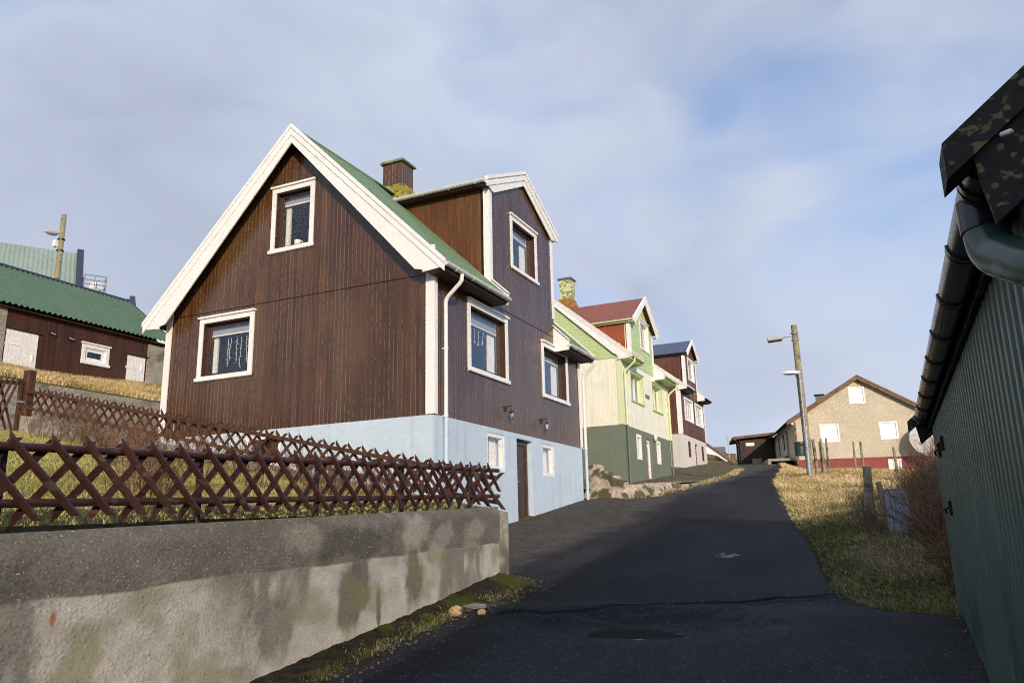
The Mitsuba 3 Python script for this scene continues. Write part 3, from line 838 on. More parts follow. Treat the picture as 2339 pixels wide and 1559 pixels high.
    add(key + '__dormer_soffit', cat([box(xr + (zr - za_) / sl + .1, xo - .05, ya_ + .03, dy0 - .005, za_ - .15, za_ - .13), box(xr + (zr - za_) / sl + .1, xo - .05, ya_ + .02, ya_ + .04, za_ - .13, za_ + .0)]), M['soffit'])
    add(key + '__dormer_soffit', box(X - .1, xo - .05, dy1 + .005, yb_ - .03, zb_ - .15, zb_ - .13), M['soffit'])
    kg = add(key + '__dormer_gutter', halfpipe((xr + (zr - za_) / sl - .02, ya_ - .03, za_ - .05), (xo - .06, ya_ - .03, za_ - .035), P['gr'], (0, 1, 0)), M['gutter'], smooth=40)
    xs_ = np.linspace(xr + (zr - za_) / sl + .15, xo - .3, 4)
    add(kg + '__bracket', cat([ringpipe((q, ya_ - .03, za_ - .043), (1, 0, 0), (0, 1, 0), P['gr'] + .009, .03) for q in xs_]), M['gutter'], smooth=40)
    dbw = P['dbw']
    D = fx(X)
    w_ = P['dfo']
    for s, yy in ((-1, ya_), (1, yb_)):
        zz = dz - dsl * abs(yy - da)
        yi = dy0 + .05 if s < 0 else dy1 - .05
        zi = dz - dsl * abs(yi - da) - dbw
        pl = Polygon([(da, dz + .02), (yy, zz + .02), (yy, zz - .12), (yi - s * .0, zz - .22), (yi - s * .06, zi - .02), (da, dz - dbw)]).buffer(0)
        ms = [ext(pl, D, w_ - .045, w_ - .02), ext(rake(da, dz + .02, yy, dsl, 0, dbw * .62), D, w_ - .02, w_ + .003), ext(rake(da, dz + .05, yy + s * .02, dsl, 0, dbw * .25), D, w_ - .06, w_ + .03)]
        # cover board returning along the roof edge
        add(key + '__dormer_barge_board', cat(ms), M['trim'])
    for yy, s in ((dy0, 1), (dy1, -1)):
        zc = dz - dsl * abs(yy - da) - .1
        zl = float(roofz(X)) - .02
        ms = [ext(R(yy - s * .036, yy + s * .10, zl, zc), D, 0.013, .036)]
        fr = fy(yy) if s > 0 else fyp(yy)
        ms.append(ext(Polygon([(X + .012, zl), (X + .012, zc), (X - P['cw'] * .75, zc), (X - P['cw'] * .75, zl + sl * P['cw'] * .75)]), fr, 0.001, .036))
        add(key + '__dormer_corner_board', cat(ms), M['corner2'])
    return dict(F=F, G=G, zg=zg, xe=xe, roofz=roofz, ya=ya_, za=za_, hole=hole)


def downpipe(parent, X, y, xe, zg, zb, zcut, mtop, mbot, r=.042, ys=0.35):
    """From the gutter's outlet back to the wall in a swan neck and down the front."""
    pts = bend([(xe + .02, y, zg - .05), (xe + .02, y, zg - .22), (X + .085, y + ys * 0, zg - .55), (X + .085, y, zg - .75), (X + .085, y, zcut)], .09, 5)
    k = add(parent + '__downpipe', tube(pts, r, 12), mtop, smooth=50)
    add(k + '__lower_pipe', tube([(X + .085, y, zcut + .0), (X + .085, y, zb)], r * .97, 12), mbot, smooth=50)
    ms = []
    for z in np.arange(zcut + .02, zg - .7, 1.35):
        ms += [tube([(X + .085, y, z - .02), (X + .085, y, z + .02)], r + .008, 12), box(X, X + .06, y - .012, y + .012, z - .012, z + .012)]
    add(k + '__clip', cat(ms), mtop, smooth=50)


def chimney(key, x0, x1, y0, y1, z0, zt, zf, body, capm, flash, pitch=None):
    k = add(key + '__chimney', box(x0, x1, y0, y1, z0, zt, .006), body)
    add(k + '__cap', cat([box(x0 - .07, x1 + .07, y0 - .07, y1 + .07, zt, zt + .045, .01), box(x0 - .05, x1 + .05, y0 - .05, y1 + .05, zt + .045, zt + .085, .02)]), capm)
    e = .28
    V = [[x0 - .012, y0 - .012, zf], [x1 + .012, y0 - .012, zf], [x1 + .012, y1 + .012, zf], [x0 - .012, y1 + .012, zf],
         [x0 - e, y0 - e * .7, zf - .75], [x1 + e, y0 - e * .7, zf - .75], [x1 + e, y1 + e * .7, zf - .75], [x0 - e, y1 + e * .7, zf - .75]]
    m = tm(V, [[4, 5, 1], [4, 1, 0], [5, 6, 2], [5, 2, 1], [6, 7, 3], [6, 3, 2], [7, 4, 0], [7, 0, 3]])
    for _ in range(3):
        m = m.subdivide()
    m.vertices += 0.035 * (meshkit.fbm(m.vertices * 9, 3, 4) - .5)[:, None]
    add(k + '__flashing', m, flash, smooth=40)


# ---- house 1: the brown house
H1 = thing('brown_house', 'dark brown timber house with white barge boards, green roof and pale blue basement', 'house')
p1 = dict(X=-7.75, y0=13.1, y1=21.25, xl=-15.0, xr=-11.25, zr=10.72, slope=.975, zb=1.8, zs=3.95, zm=6.79, eave=.44, gov=.36,
          dy0=15.6, dy1=19.42, da=17.5, dz=10.76, dslope=.467, dov=.27, dfo=.11, dbw=.36, bw=.40, far_dz=-.30, gfar=.14, pitch=.105, cw=.17, gr=.07, fine=True, hz=False,
          fwin=[dict(u=(14.49, 16.46), z=(5.03, 6.60), tw=.115), dict(u=(18.52, 20.33), z=(5.03, 6.50), tw=.115), dict(u=(16.74, 18.37), z=(7.95, 9.36), tw=.115)],
          gwin=[dict(u=(-12.0, -10.80), z=(7.88, 9.45), tw=.115), dict(u=(-13.98, -12.36), z=(5.17, 6.64), tw=.115)],
          bwin=[dict(u=(15.33, 16.21), z=(3.04, 3.84)), dict(u=(18.40, 19.14), z=(3.06, 3.85))], door=(16.86, 17.76, 1.2, 3.84),
          gbwin=[dict(u=(-12.45, -11.47), z=(3.16, 3.84))],
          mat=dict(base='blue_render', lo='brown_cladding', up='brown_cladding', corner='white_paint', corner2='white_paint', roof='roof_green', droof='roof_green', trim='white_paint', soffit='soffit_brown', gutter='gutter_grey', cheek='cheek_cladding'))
h1 = house(H1, p1)
F, G = h1['F'], h1['G']
window(H1, G, p1['gwin'][0], label='upper gable window with a half drawn blind', blind=.20, curtain=(.13, 'l'), depth=.11)
window(H1, G, p1['gwin'][1], label='lower gable window hung with pale twigs', blind=.22, curtain=(.13, 'l'), depth=.11)
window(H1, F, p1['fwin'][0], label='front window with hanging stars, left of the two', blind=.25, curtain=(.35, 'r'), depth=.09)
window(H1, F, p1['fwin'][1], label='front window nearest the far corner', blind=.2, curtain=(.35, 'r'), depth=.09)
window(H1, F, p1['fwin'][2], label='dormer window under the small gable', blind=.2, curtain=(.3, 'r'), depth=.09)


def plain_window(parent, fr, b, fwd=.085, frame='white_paint', w0=-.07, curtain=True, label=None, screen=False):
    (u0, u1), (z0, z1) = b['u'], b['z']
    k = fresh(f'{parent}__basement_window')
    scene[k] = mikit.ply(cat([ext(R(u0, u0 + fwd, z0, z1), fr, w0 - .05, w0 + .05), ext(R(u1 - fwd, u1, z0, z1), fr, w0 - .05, w0 + .05),
                              ext(R(u0 + fwd, u1 - fwd, z1 - fwd, z1), fr, w0 - .05, w0 + .05), ext(R(u0 + fwd, u1 - fwd, z0, z0 + fwd), fr, w0 - .05, w0 + .06)]), frame)
    tag(k, label)
    add(k + '__pane', ext(R(u0 + fwd * .7, u1 - fwd * .7, z0 + fwd * .7, z1 - fwd * .7), fr, w0 - .011, w0 - .010), 'glass')
    if screen:
        add(k + '__shade', ext(R(u0 + fwd * .8, u1 - fwd * .8, z0 + fwd * .8, z1 - fwd * .8), fr, w0 - .045, w0 - .04), 'white_paint')
    elif curtain:
        uu = np.linspace(0, 1, 40); wav = .02 * np.sin(uu * 30); ii = np.arange(39)
        for s0, s1 in ((0, .48), (.52, 1)):
            U = u0 + fwd + (u1 - u0 - 2 * fwd) * (s0 + (s1 - s0) * uu)
            add(k + '__curtain', tm(np.vstack([fr(U, np.full(40, z1 - .05), w0 - .12 + wav), fr(U, np.full(40, z0 + .05), w0 - .12 + wav)]),
                                    np.vstack([np.stack([ii, ii + 1, ii + 41], 1), np.stack([ii, ii + 41, ii + 40], 1)])), 'curtain', smooth=True)
    return k


plain_window(H1, F, p1['bwin'][0], label='basement window left of the door')
plain_window(H1, F, p1['bwin'][1], label='basement window right of the door')
kw = plain_window(H1, G, p1['gbwin'][0], curtain=False, label='low basement window in the gable end')
# chevron door in its recess
DR = H1 + '__door'
d0, d1, dzb, dzt = 16.98, 17.64, 1.93, 3.72
add(DR, cat([ext(R(16.90, 16.98, 1.9, 3.80), F, -.20, -.12), ext(R(17.64, 17.72, 1.9, 3.80), F, -.20, -.12), ext(R(16.98, 17.64, 3.72, 3.80), F, -.20, -.12)]), 'brown_frame', label='narrow brown basement door boarded in a chevron')
cmid = (d0 + d1) / 2
ms = []
for q in range(-6, 24):
    zz = dzb + q * .082
    for s in (-1, 1):
        pl = Polygon([(cmid, zz), (cmid + s * .33, zz + .33), (cmid + s * .33, zz + .33 + .076), (cmid, zz + .076)]).intersection(R(d0, d1, dzb, dzt))
        ms.append(ext(pl, F, -.175, -.155))
add(DR + '__chevron_board', cat([m for m in ms if m is not None]), 'brown_frame', kind='stuff')
add(DR + '__leaf', ext(R(d0, d1, dzb, dzt), F, -.195, -.178), 'dark_wall')
add(DR + '__handle', cat([tube([(X_, 17.07, 2.86), (X_ + .06, 17.07, 2.86), (X_ + .06, 17.16, 2.86)], .009, 8) for X_ in (-7.905,)]), 'galvanised', smooth=True)
add(DR + '__threshold', ext(R(16.86, 17.76, 1.80, 1.925), F, -.22, -.03), 'concrete_plain')
lantern(H1, (-7.735, 16.27, 4.32), .5)
lantern(H1, (-7.735, 18.34, 4.27))
downpipe(H1, -7.75, 13.42, h1['xe'], h1['zg'], 1.6, 3.93, 'pipe_white', 'blue_render')
downpipe(H1, -7.75, 21.36, h1['xe'], h1['zg'] - .30, 2.4, 3.93, 'pipe_white', 'blue_render')
chimney(H1, -11.52, -10.90, 16.75, 17.30, 9.6, 11.52, 10.88, 'brown_cladding', 'cap_green', 'lichen')
# little things in the windows
def strands(key, u0, u1, z1, fr, w, n, lmin, lmax, seed, star=False):
    r_ = np.random.default_rng(seed); ms = []
    for q in range(n):
        u = u0 + (u1 - u0) * (q + .5) / n + r_.uniform(-.02, .02); L = r_.uniform(lmin, lmax); k = 9
        zz = z1 - np.linspace(0, L, k); uu = u + np.cumsum(r_.normal(0, .010, k))
        pts = fr(uu, zz, np.full(k, w)); ms.append(tube(pts, .0045, 4))
        if not star:
            for e in range(1, k):
                a = pts[e]; s = r_.choice([-1, 1])
                b = fr(np.array([uu[e] + s * r_.uniform(.02, .05)]), np.array([zz[e] - r_.uniform(.0, .05)]), np.array([w]))[0]
                ms.append(tube([a, b], .004, 4))
        else:
            c = np.array([uu[-1], zz[-1]])
            for a_ in np.arange(5) * 2 * math.pi / 5 + .3:
                b = c + .045 * np.array([math.cos(a_), math.sin(a_)])
                ms.append(tube(fr(np.array([c[0], b[0]]), np.array([c[1], b[1]]), np.array([w, w])), [.008, .002], 4))
    return cat(ms)


add('window_garland', strands('', -13.45, -12.60, 6.18, G, -.26, 6, .30, .70, 5), 'ornament', label='white twig garlands hanging inside the lower gable window', cat='garland')
add('star_garland', strands('', 14.95, 16.0, 6.15, F, -.24, 5, .25, .55, 8, True), 'ornament', label='hanging paper stars inside the front window near the downpipe', cat='garland')
add('window_cup', cat([tube(G(np.full(4, -11.45), np.array([8.09, 8.11, 8.2, 8.22]), np.full(4, -.25)), [.06, .075, .085, .08], 12), tube(G(-11.36 + .05 * np.sin(np.linspace(0, math.pi, 7)), 8.2 - .09 * np.linspace(0, 1, 7), np.full(7, -.25)), .01, 6)]), 'ornament', smooth=40,
    label='white cup standing behind the glass of the upper gable window', cat='cup')

# ---- house 2: lime green and cream
H2 = thing('green_house', 'lime and cream house with red dormer roof and dark green basement', 'house')
p2 = dict(X=-8.7, y0=28.5, y1=35.4, xl=-15.9, xr=-12.3, zr=11.54, slope=.84, zb=3.4, zs=5.50, zm=8.05, eave=.48, gov=.14,
          dy0=29.95, dy1=33.3, da=31.65, dz=11.16, dslope=.68, dov=.18, dfo=.28, dbw=.28, bw=.21, pitch=.13, cw=.16, gr=.065, fine=False, hz=True, cheek_corr=True,
          fwin=[dict(u=(29.62, 31.40), z=(6.52, 7.75), tw=.07), dict(u=(32.75, 34.35), z=(6.52, 7.75), tw=.07), dict(u=(31.45, 32.75), z=(8.92, 10.2), tw=.08)],
          gwin=[], bwin=[dict(u=(30.06, 30.70), z=(4.32, 5.30)), dict(u=(33.0, 33.6), z=(4.32, 5.30))], door=(31.5, 32.2, 2.8, 5.25),
          mat=dict(base='moss_green_render', lo='cream_paint', up='lime_paint', core='pale_lime', corner='pale_lime', corner2='white_paint', roof='roof_red', droof='roof_red', trim='white_paint', soffit='lime_paint', gutter='pale_lime', cheek='rust_red'))
h2 = house(H2, p2)
for q, w in enumerate(p2['fwin'][:2]):
    window(H2, h2['F'], w, trim='lime_paint', frame='white_paint', reveal='pale_lime', depth=.16, mull=2, fw=.045, curtain=(.3, 'lr'), label=('living room window left of the number plate', 'living room window right of the number plate')[q])
window(H2, h2['F'], p2['fwin'][2], frame='white_paint', reveal='white_paint', depth=.1, curtain=(.5, 'lr'), label='tall white dormer window')
for b in p2['bwin']:
    plain_window(H2, h2['F'], b, frame='white_paint', w0=-.03, fwd=.11)
D2 = H2 + '__door'
add(D2, cat([ext(R(31.5, 31.57, 3.35, 5.2), h2['F'], -.2, -.08), ext(R(32.13, 32.2, 3.35, 5.2), h2['F'], -.2, -.08), ext(R(31.5, 32.2, 5.12, 5.25), h2['F'], -.2, -.08)]), 'white_paint')
for z_a, z_b in ((3.42, 3.98), (4.1, 4.95)):
    add(D2 + '__panel', ext(R(31.59, 32.11, z_a, z_b), h2['F'], -.17, -.13), 'pink_door')
add(D2 + '__leaf', ext(R(31.57, 32.13, 3.36, 5.12), h2['F'], -.21, -.172), 'stone_grey')
add(H2 + '__name_plate', ext(R(31.72, 32.32, 6.94, 7.10), h2['F'], .0, .02), 'stone_grey')
add(H2 + '__wall_light', ico((-8.60, 32.55, 5.36), .11, 2, sc=(.7, 1, 1.3)), 'pipe_white', smooth=True)
downpipe(H2, -8.7, 28.72, h2['xe'], h2['zg'], 3.3, 5.5, 'pale_lime', 'moss_green_render')
downpipe(H2, -8.7, 35.3, h2['xe'], h2['zg'], 3.4, 5.5, 'pale_lime', 'moss_green_render')
chimney(H2, -12.50, -11.95, 32.2, 32.75, 10.2, 12.72, 11.82, 'flaking_lime', 'stone_grey', 'lichen_red')

# ---- house 3: red brown with a blue dormer roof
H3 = thing('red_brown_house', 'red brown boarded house with blue dormer roof and grey basement', 'house')
p3 = dict(X=-9.7, y0=42.3, y1=48.3, xl=-16.7, xr=-13.2, zr=12.25, slope=.80, zb=4.6, zs=6.57, zm=8.9, eave=.45, gov=.14,
          dy0=44.0, dy1=46.75, da=45.4, dz=12.28, dslope=.62, dov=.14, dfo=.25, dbw=.22, bw=.22, pitch=.12, cw=.2, gr=.06, fine=False, hz=False,
          fwin=[dict(u=(43.2, 45.3), z=(7.4, 8.70), tw=.09), dict(u=(45.86, 47.9), z=(7.4, 8.70), tw=.09), dict(u=(44.7, 46.3), z=(9.87, 11.2), tw=.09)],
          gwin=[], bwin=[dict(u=(43.5, 44.1), z=(5.42, 6.3)), dict(u=(46.9, 47.5), z=(5.42, 6.3))], door=(45.2, 46.0, 4.0, 6.26),
          mat=dict(base='grey_render', lo='red_brown_board', up='red_brown_board', corner='white_paint', corner2='white_paint', roof='roof_blue', droof='roof_blue', trim='white_paint', soffit='soffit_brown', gutter='gutter_black', cheek='red_brown_board'))
h3 = house(H3, p3)
for w in p3['fwin'][:2]:
    window(H3, h3['F'], w, frame='white_paint', reveal='white_paint', depth=.06, mull=3, fw=.05, cap=False, curtain=(.3, 'lr'))
window(H3, h3['F'], p3['fwin'][2], frame='white_paint', reveal='white_paint', depth=.06, cap=False, curtain=(.5, 'lr'))
for b in p3['bwin']:
    plain_window(H3, h3['F'], b, frame='dark_red', w0=-.06, fwd=.09)
add(H3 + '__door', ext(R(45.2, 46.0, 4.65, 6.26), h3['F'], -.18, -.12), 'dark_red')

# ------------------------------------------------------------------ retaining wall, garden, fences
WX = -4.72


def wall_top(y):
    return 1.672 + 0.040 * y


WL = thing('retaining_wall', 'rough stained concrete retaining wall carrying the lattice fence beside the lane', 'wall')
ys = np.linspace(-3, 9.72, 150)
zt_ = np.linspace(0, 1, 26)
V = []
for y in ys:
    for t in zt_:
        z0 = float(g(y)) - .6
        z = z0 + (wall_top(y) - z0) * t
        jz = 1.30 + .031 * y
        rough = .016 * (meshkit.fbm(np.array([[y * 1.4, z * 1.4, 0]]), 4, 1)[0] - .5) + .006 * (meshkit.noise(np.array([[y * 7, z * 7, 3]]), 2)[0] - .5)
        step = .012 if z > jz + .02 * (meshkit.noise(np.array([[y * 4, 0, 0]]), 5)[0] - .5) else 0
        rnd = .05 * max(0, (t - .96) / .04) ** 2
        endr = .05 * max(0, (y - 9.55) / .17) ** 2
        V.append([WX + .02 + rough + step - rnd - endr, y, z])
n = len(zt_); m_ = len(ys)
i, j = np.meshgrid(np.arange(n - 1), np.arange(m_ - 1)); a = (j * n + i).ravel()
face = tm(V, np.vstack([np.stack([a, a + n, a + n + 1], 1), np.stack([a, a + n + 1, a + 1], 1)]))
top = []
for y in ys:
    zz = wall_top(y)
    top.append([[WX - .03, y, zz], [WX - .14, y, zz + .004], [WX - .26, y, zz - .01], [WX - .26, y, float(g(y)) - .3]])
tv = np.array(top).reshape(-1, 3)
i, j = np.meshgrid(np.arange(3), np.arange(m_ - 1)); a = (j * 4 + i).ravel()
topm = tm(tv, np.vstack([np.stack([a, a + 4, a + 5], 1), np.stack([a, a + 5, a + 1], 1)]))
ev = [[WX + .0 - .04, 9.72, wall_top(9.72)], [WX - .26, 9.72, wall_top(9.72)], [WX - .26, 9.72, .7], [WX - .04, 9.72, .7]]
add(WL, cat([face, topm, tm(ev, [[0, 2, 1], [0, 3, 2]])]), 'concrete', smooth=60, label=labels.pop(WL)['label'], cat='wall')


def lawn_z(X, Y):
    return wall_top(9) - .02 + (np.clip(Y, -3, 9.7) - 9) * .03 + .175 * np.clip(-4.9 - X, 0, 12) + .03 * (meshkit.fbm(np.stack([X * 1.5, Y * 1.5, 0 * X], -1), 3, 8) - .5)


add('lawn', gridmesh(np.linspace(-19, -4.80, 60), np.linspace(-6, 9.76, 60), lawn_z), 'soil', smooth=True, label='sloping garden lawn behind the lattice fence', kind='structure')


def upper_wall_top(x):
    return 1.99 + .207 * (-4.72 - x)


UW = 'garden_wall'
ms = []
xs_ = np.linspace(-15.0, -4.74, 40)
for xa, xb in zip(xs_, xs_[1:]):
    V = [[x, y, z] for x in (xa, xb) for y in (9.76, 9.98) for z in (0.6 if True else 0, upper_wall_top(x))]
    ms.append(tm(V, [[0, 1, 5], [0, 5, 4], [2, 6, 7], [2, 7, 3], [1, 3, 7], [1, 7, 5]] + ([[0, 2, 3], [0, 3, 1]] if xa == xs_[0] else []) + ([[4, 5, 7], [4, 7, 6]] if xb == xs_[-1] else [])))
add(UW, cat(ms), 'concrete_plain', label='low concrete garden wall climbing the slope under the rear lattice fence', cat='wall')
add('yard', gridmesh(np.linspace(-15, -7.76, 20), np.linspace(9.9, 13.3, 8), lambda X, Y: upper_wall_top(X) - .25), 'soil', smooth=True, label='strip of earth between the garden wall and the house gable', kind='structure')


def halfround(p0, p1, w, d, out, point=True, n=5):
    """A split pole: flat at the back, round in front (towards out), cut slantwise to a point at both ends."""
    p0, p1, o = np.array(p0, float), np.array(p1, float), np.array(out, float)
    ax = p1 - p0; L = np.linalg.norm(ax); ax /= L
    s = np.cross(o, ax)
    an = np.linspace(0, math.pi, n)
    prof = np.stack([w / 2 * np.cos(an), d * np.sin(an)], 1)
    V = []
    for t, e in ((0, 1), (1, -1)):
        for a_, b_ in prof:
            sh = (.06 * (a_ / w + .5)) * e if point else 0
            V.append(p0 + ax * (L * t + sh) + s * a_ + o * b_)
    F = [[k, k + 1, n + k + 1] for k in range(n - 1)] + [[k, n + k + 1, n + k] for k in range(n - 1)] + [[0, n, 2 * n - 1], [0, 2 * n - 1, n - 1]]
    F += [[0, k + 1, k] for k in range(1, n - 1)] + [[n, n + k, n + k + 1] for k in range(1, n - 1)]
    return tm(V, F)


# fence on the retaining wall
F1 = thing('lattice_fence', 'dark red brown crossed pole fence on top of the retaining wall by the lane', 'fence')
top_r = lambda y: 2.20 + .0345 * y          # upper rail's middle
bot_r = lambda y: 1.865 + .0345 * y
FX = WX + .03
for rr in (top_r, bot_r):
    add(F1 + '__rail', tube([(FX - .033, 1.4, rr(1.4)), (FX - .033, 9.66, rr(9.66))], .027, 10), 'fence_paint', smooth=True)
def cut(p0, p1, lim):
    """Shortens a slat where it would pass the end of the wall."""
    p0, p1 = np.array(p0), np.array(p1)
    for a_, b_ in ((0, 1), (1, 0)):
        a, b = (p0, p1) if a_ == 0 else (p1, p0)
        if a[1] > lim:
            t = (a[1] - lim) / (a[1] - b[1])
            n = a + (b - a) * t
            if a_ == 0:
                p0 = n
            else:
                p1 = n
    return p0, p1


yy = 1.455
while yy < 9.50:
    b = .0345 * (yy - 3.2)
    j1, j2 = random.uniform(-.014, .014), random.uniform(-.014, .014)
    a0, a1 = cut((FX, yy + .53, 1.875 + b + j2), (FX, yy + j1, 2.385 + b), 9.63)
    add(F1 + '__slat', halfround(a0, a1, .054 + j2 * .2, .027, (1, 0, 0)), random.choice(('fence_paint', 'fence_paint', 'fence_paint_worn')), smooth=35)
    a0, a1 = cut((FX - .066, yy - .39, 1.845 + b + j1), (FX - .066, yy + .12 + j2, 2.395 + b), 9.64)
    add(F1 + '__slat', halfround(a0, a1, .054 + j1 * .2, -.027, (1, 0, 0)), random.choice(('fence_paint', 'fence_paint', 'fence_paint_worn')), smooth=35)
    yy += .2545 - .0012 * (yy - 3)
for y in (1.5, 3.07, 4.61, 6.02, 7.46, 9.05):
    add(F1 + '__post', box(FX - .15, FX - .112, y - .02, y + .02, wall_top(y) - .05, top_r(y) + .03, .004), 'fence_paint')

# fence on the garden wall
F2 = thing('lattice_fence', 'weathered brown lattice fence on the garden wall in front of the gable', 'fence')
t2 = lambda x: 2.44 + .212 * (-4.80 - x)
b2 = lambda x: t2(x) - .32
YF = 9.80
for rr, hh in ((t2, .06), (b2, .05)):
    add(F2 + '__rail', beam((-4.78, YF - .045, rr(-4.78)), (-14.85, YF - .045, rr(-14.85)), .028, hh, c=.004), 'fence_stain')
xx = -4.95
while xx > -14.75:
    z0, zt = b2(xx) - .11, t2(xx) + .115
    j1, j2 = random.uniform(-.02, .02), random.uniform(-.02, .02)
    for sg, dy_, dp in ((1, 0.0, .018), (-1, .03, -.018)):
        xb, xt = xx - sg * .25 + j1, xx + sg * .25 + j2
        add(F2 + '__slat', halfround((xb, YF + dy_, b2(xb) - .10), (xt, YF + dy_, t2(xt) + .11), .050, dp, (0, -1, 0)), 'fence_stain', smooth=35)
    xx -= .235
for x in (-6.6, -8.25, -9.75, -11.0, -12.2, -13.5):
    add(F2 + '__post', tube([(x, YF + .07, upper_wall_top(x) - .05), (x, YF + .07, t2(x) + .0)], .014, 8), 'galvanised', smooth=True)
add('gate_post', box(-15.05, -14.88, 9.78, 9.94, 3.2, 5.0, .012), 'fence_stain', label='stout square brown post where the rear lattice fence meets the garden gate', cat='post')
GT = thing('garden_gate', 'tall brown lattice gate at the left edge beside the square post', 'gate')
gz = lambda y: 4.74 + (y - 9.8) * .10
for dzz in (0, -1.05):
    add(GT + '__rail', beam((-14.97, 9.74, gz(9.74) + dzz), (-14.97, 7.6, gz(7.6) + dzz), .04, .07, c=.005), 'fence_stain')
for q in range(18):
    y = 9.66 - q * .115
    add(GT + '__slat', halfround((-14.94, y - .45, gz(y - .45) - 1.1), (-14.94, y, gz(y) + .12), .05, .02, (1, 0, 0)), 'fence_stain', smooth=35)
    add(GT + '__slat', halfround((-14.98, y + .05, gz(y) - 1.1), (-14.98, y - .40, gz(y - .4) + .12), .05, -.02, (1, 0, 0)), 'fence_stain', smooth=35)
add(GT + '__stile', box(-15.0, -14.95, 9.68, 9.75, 3.55, 4.78, .004), 'fence_stain')
add(GT + '__hinge', box(-14.95, -14.90, 9.66, 9.80, 4.34, 4.38), 'galvanised')

# terrace wall and bank below the barn
add('terrace_wall', cat([box(-18.25, -18.0, 8, 24, 3.0, 5.40, .02)]), 'concrete_plain', label='grey concrete terrace wall below the dry grass bank of the barn', cat='wall')
add('bank', gridmesh(np.linspace(-26, -18.1, 24), np.linspace(6, 26, 40), lambda X, Y: np.interp(-X, [18, 19.2, 22, 26], [5.40, 5.74, 6.45, 6.9]) +   .20 * np.exp(-((Y - 18.2) / 1.8) ** 2) * np.clip((-X - 18) / 1.2, 0, 1) + .06 * (meshkit.fbm(np.stack([X, Y, 0 * X], -1), 3, 4) - .5)), 'soil', smooth=True,
    label='bank of dry grass in front of the barn', kind='structure')
# low edging and a plank on the lawn
add('lawn_edging', beam((-10.6, 7.2, 2.88), (-8.4, 6.3, 2.47), .1, .1, c=.01), 'concrete_plain', label='pale concrete edging laid across the lawn', cat='edging')
add('loose_plank', beam((-5.35, 5.35, 1.93), (-5.15, 6.35, 1.93), .22, .035, c=.006), 'plank_pale', label='pale loose board lying on the lawn behind the fence', cat='board')

# ------------------------------------------------------------------ green shed at the right edge
SH = thing('green_shed', 'dark green corrugated shed with black gutter close by on the right edge', 'shed')
SX, SY0, SY1 = 0.45, 2.46, 8.85


def ribs(u0, u1, z0f, z1f, fr, pitch=.14, amp=.012, per=12):
    k = int((u1 - u0) / pitch * per); u = np.linspace(u0, u1, k)
    ph_ = (u - u0) / pitch * 2 * math.pi
    w = amp * np.tanh(3.0 * np.sin(ph_) + 1.2)
    lo, hi = fr(u, np.array([z0f(a) for a in u]), w), fr(u, np.array([z1f(a) for a in u]), w)
    i = np.arange(k - 1)
    return tm(np.vstack([lo, hi]), np.vstack([np.stack([i, i + 1, k + i + 1], 1), np.stack([i, k + i + 1, k + i], 1)]))


srz = lambda x: 2.71 + (x - .25) * .81 if x < 2.5 else 2.71 + 2.25 * .81 - (x - 2.5) * .81
add(SH + '__front_wall', ribs(SY0, SY1, lambda u: float(g(u)) - .4, lambda u: 2.72, fxn(SX)), 'shed_green', smooth=True)
add(SH + '__far_wall', ribs(SX, 4.55, lambda u: .3, lambda u: srz(u) - .03, fyp(SY1)), 'shed_green', smooth=True)
add(SH + '__near_wall', ribs(SX, 4.55, lambda u: -.6, lambda u: srz(u) - .03, fy(SY0)), 'shed_green', smooth=True)
add(SH + '__back_wall', ribs(SY0, SY1, lambda u: -.6, lambda u: 2.9, fx(4.55)), 'shed_green', smooth=True)
add(SH + '__roof', cat([corr((2.5, SY0 - .12, srz(2.5) + .02), (0, SY1 - SY0 + .35, 0), (-2.18, 0, -2.18 * .81)), corr((2.5, SY0 - .12, srz(2.5) + .02), (0, SY1 - SY0 + .35, 0), (2.3, 0, -2.3 * .81))]), 'gutter_black', smooth=True)
for yb_, nm in ((SY0 - .14, 'near'), (SY1 + .22, 'far')):
    lo_b = Polygon([(.30, srz(.30) - .03), (2.5, srz(2.5) - .03), (2.5, srz(2.5) - .27), (.335, srz(.33) - .27)])
    hi_b = Polygon([(.235, srz(.235) + .045), (2.5, srz(2.5) + .045), (2.5, srz(2.5) - .06), (.235, srz(.235) - .06)])
    add(SH + '__barge_board', cat([ext(lo_b, fy(yb_ + .02), -.0, .028), ext(hi_b, fy(yb_), -.11, .03)]), 'tarred_wood')
add(SH + '__eave_soffit', cat([box(.42, .445, SY0 - .1, SY1 + .2, 2.66, 2.68), box(.413, .43, SY0 - .1, SY1 + .2, 2.64, 2.80)]), 'tarred_wood')
gk = add(SH + '__gutter', halfpipe((.349, SY0 - .06, 2.715), (.349, SY1 + .28, 2.745), .062, (1, 0, 0), .005, 20), 'gutter_black', smooth=40)
for y in (2.52, 3.15, 3.85, 4.6, 5.35, 6.1, 6.9, 7.7, 8.5):
    add(gk + '__bracket', cat([ringpipe((.349, y, 2.715 + .003 * (y - 2.4)), (0, 1, 0), (1, 0, 0), .069, .03, 16), ringpipe((.349, y + .05, 2.715 + .003 * (y - 2.4)), (0, 1, 0), (1, 0, 0), .066, .012, 16)]), 'gutter_black', smooth=40)
pk = add(SH + '__downpipe', tube(bend([(.350, 2.66, 2.66), (.352, 2.64, 2.52), (.46, 2.36, 2.36), (.66, 2.16, 2.30), (.66, 2.16, 0)], .13, 8), .064, 24), 'pipe_green', smooth=50)
add(pk + '__collar', tube([(.349, 2.66, 2.69), (.351, 2.65, 2.59)], .069, 24), 'gutter_black', smooth=50)
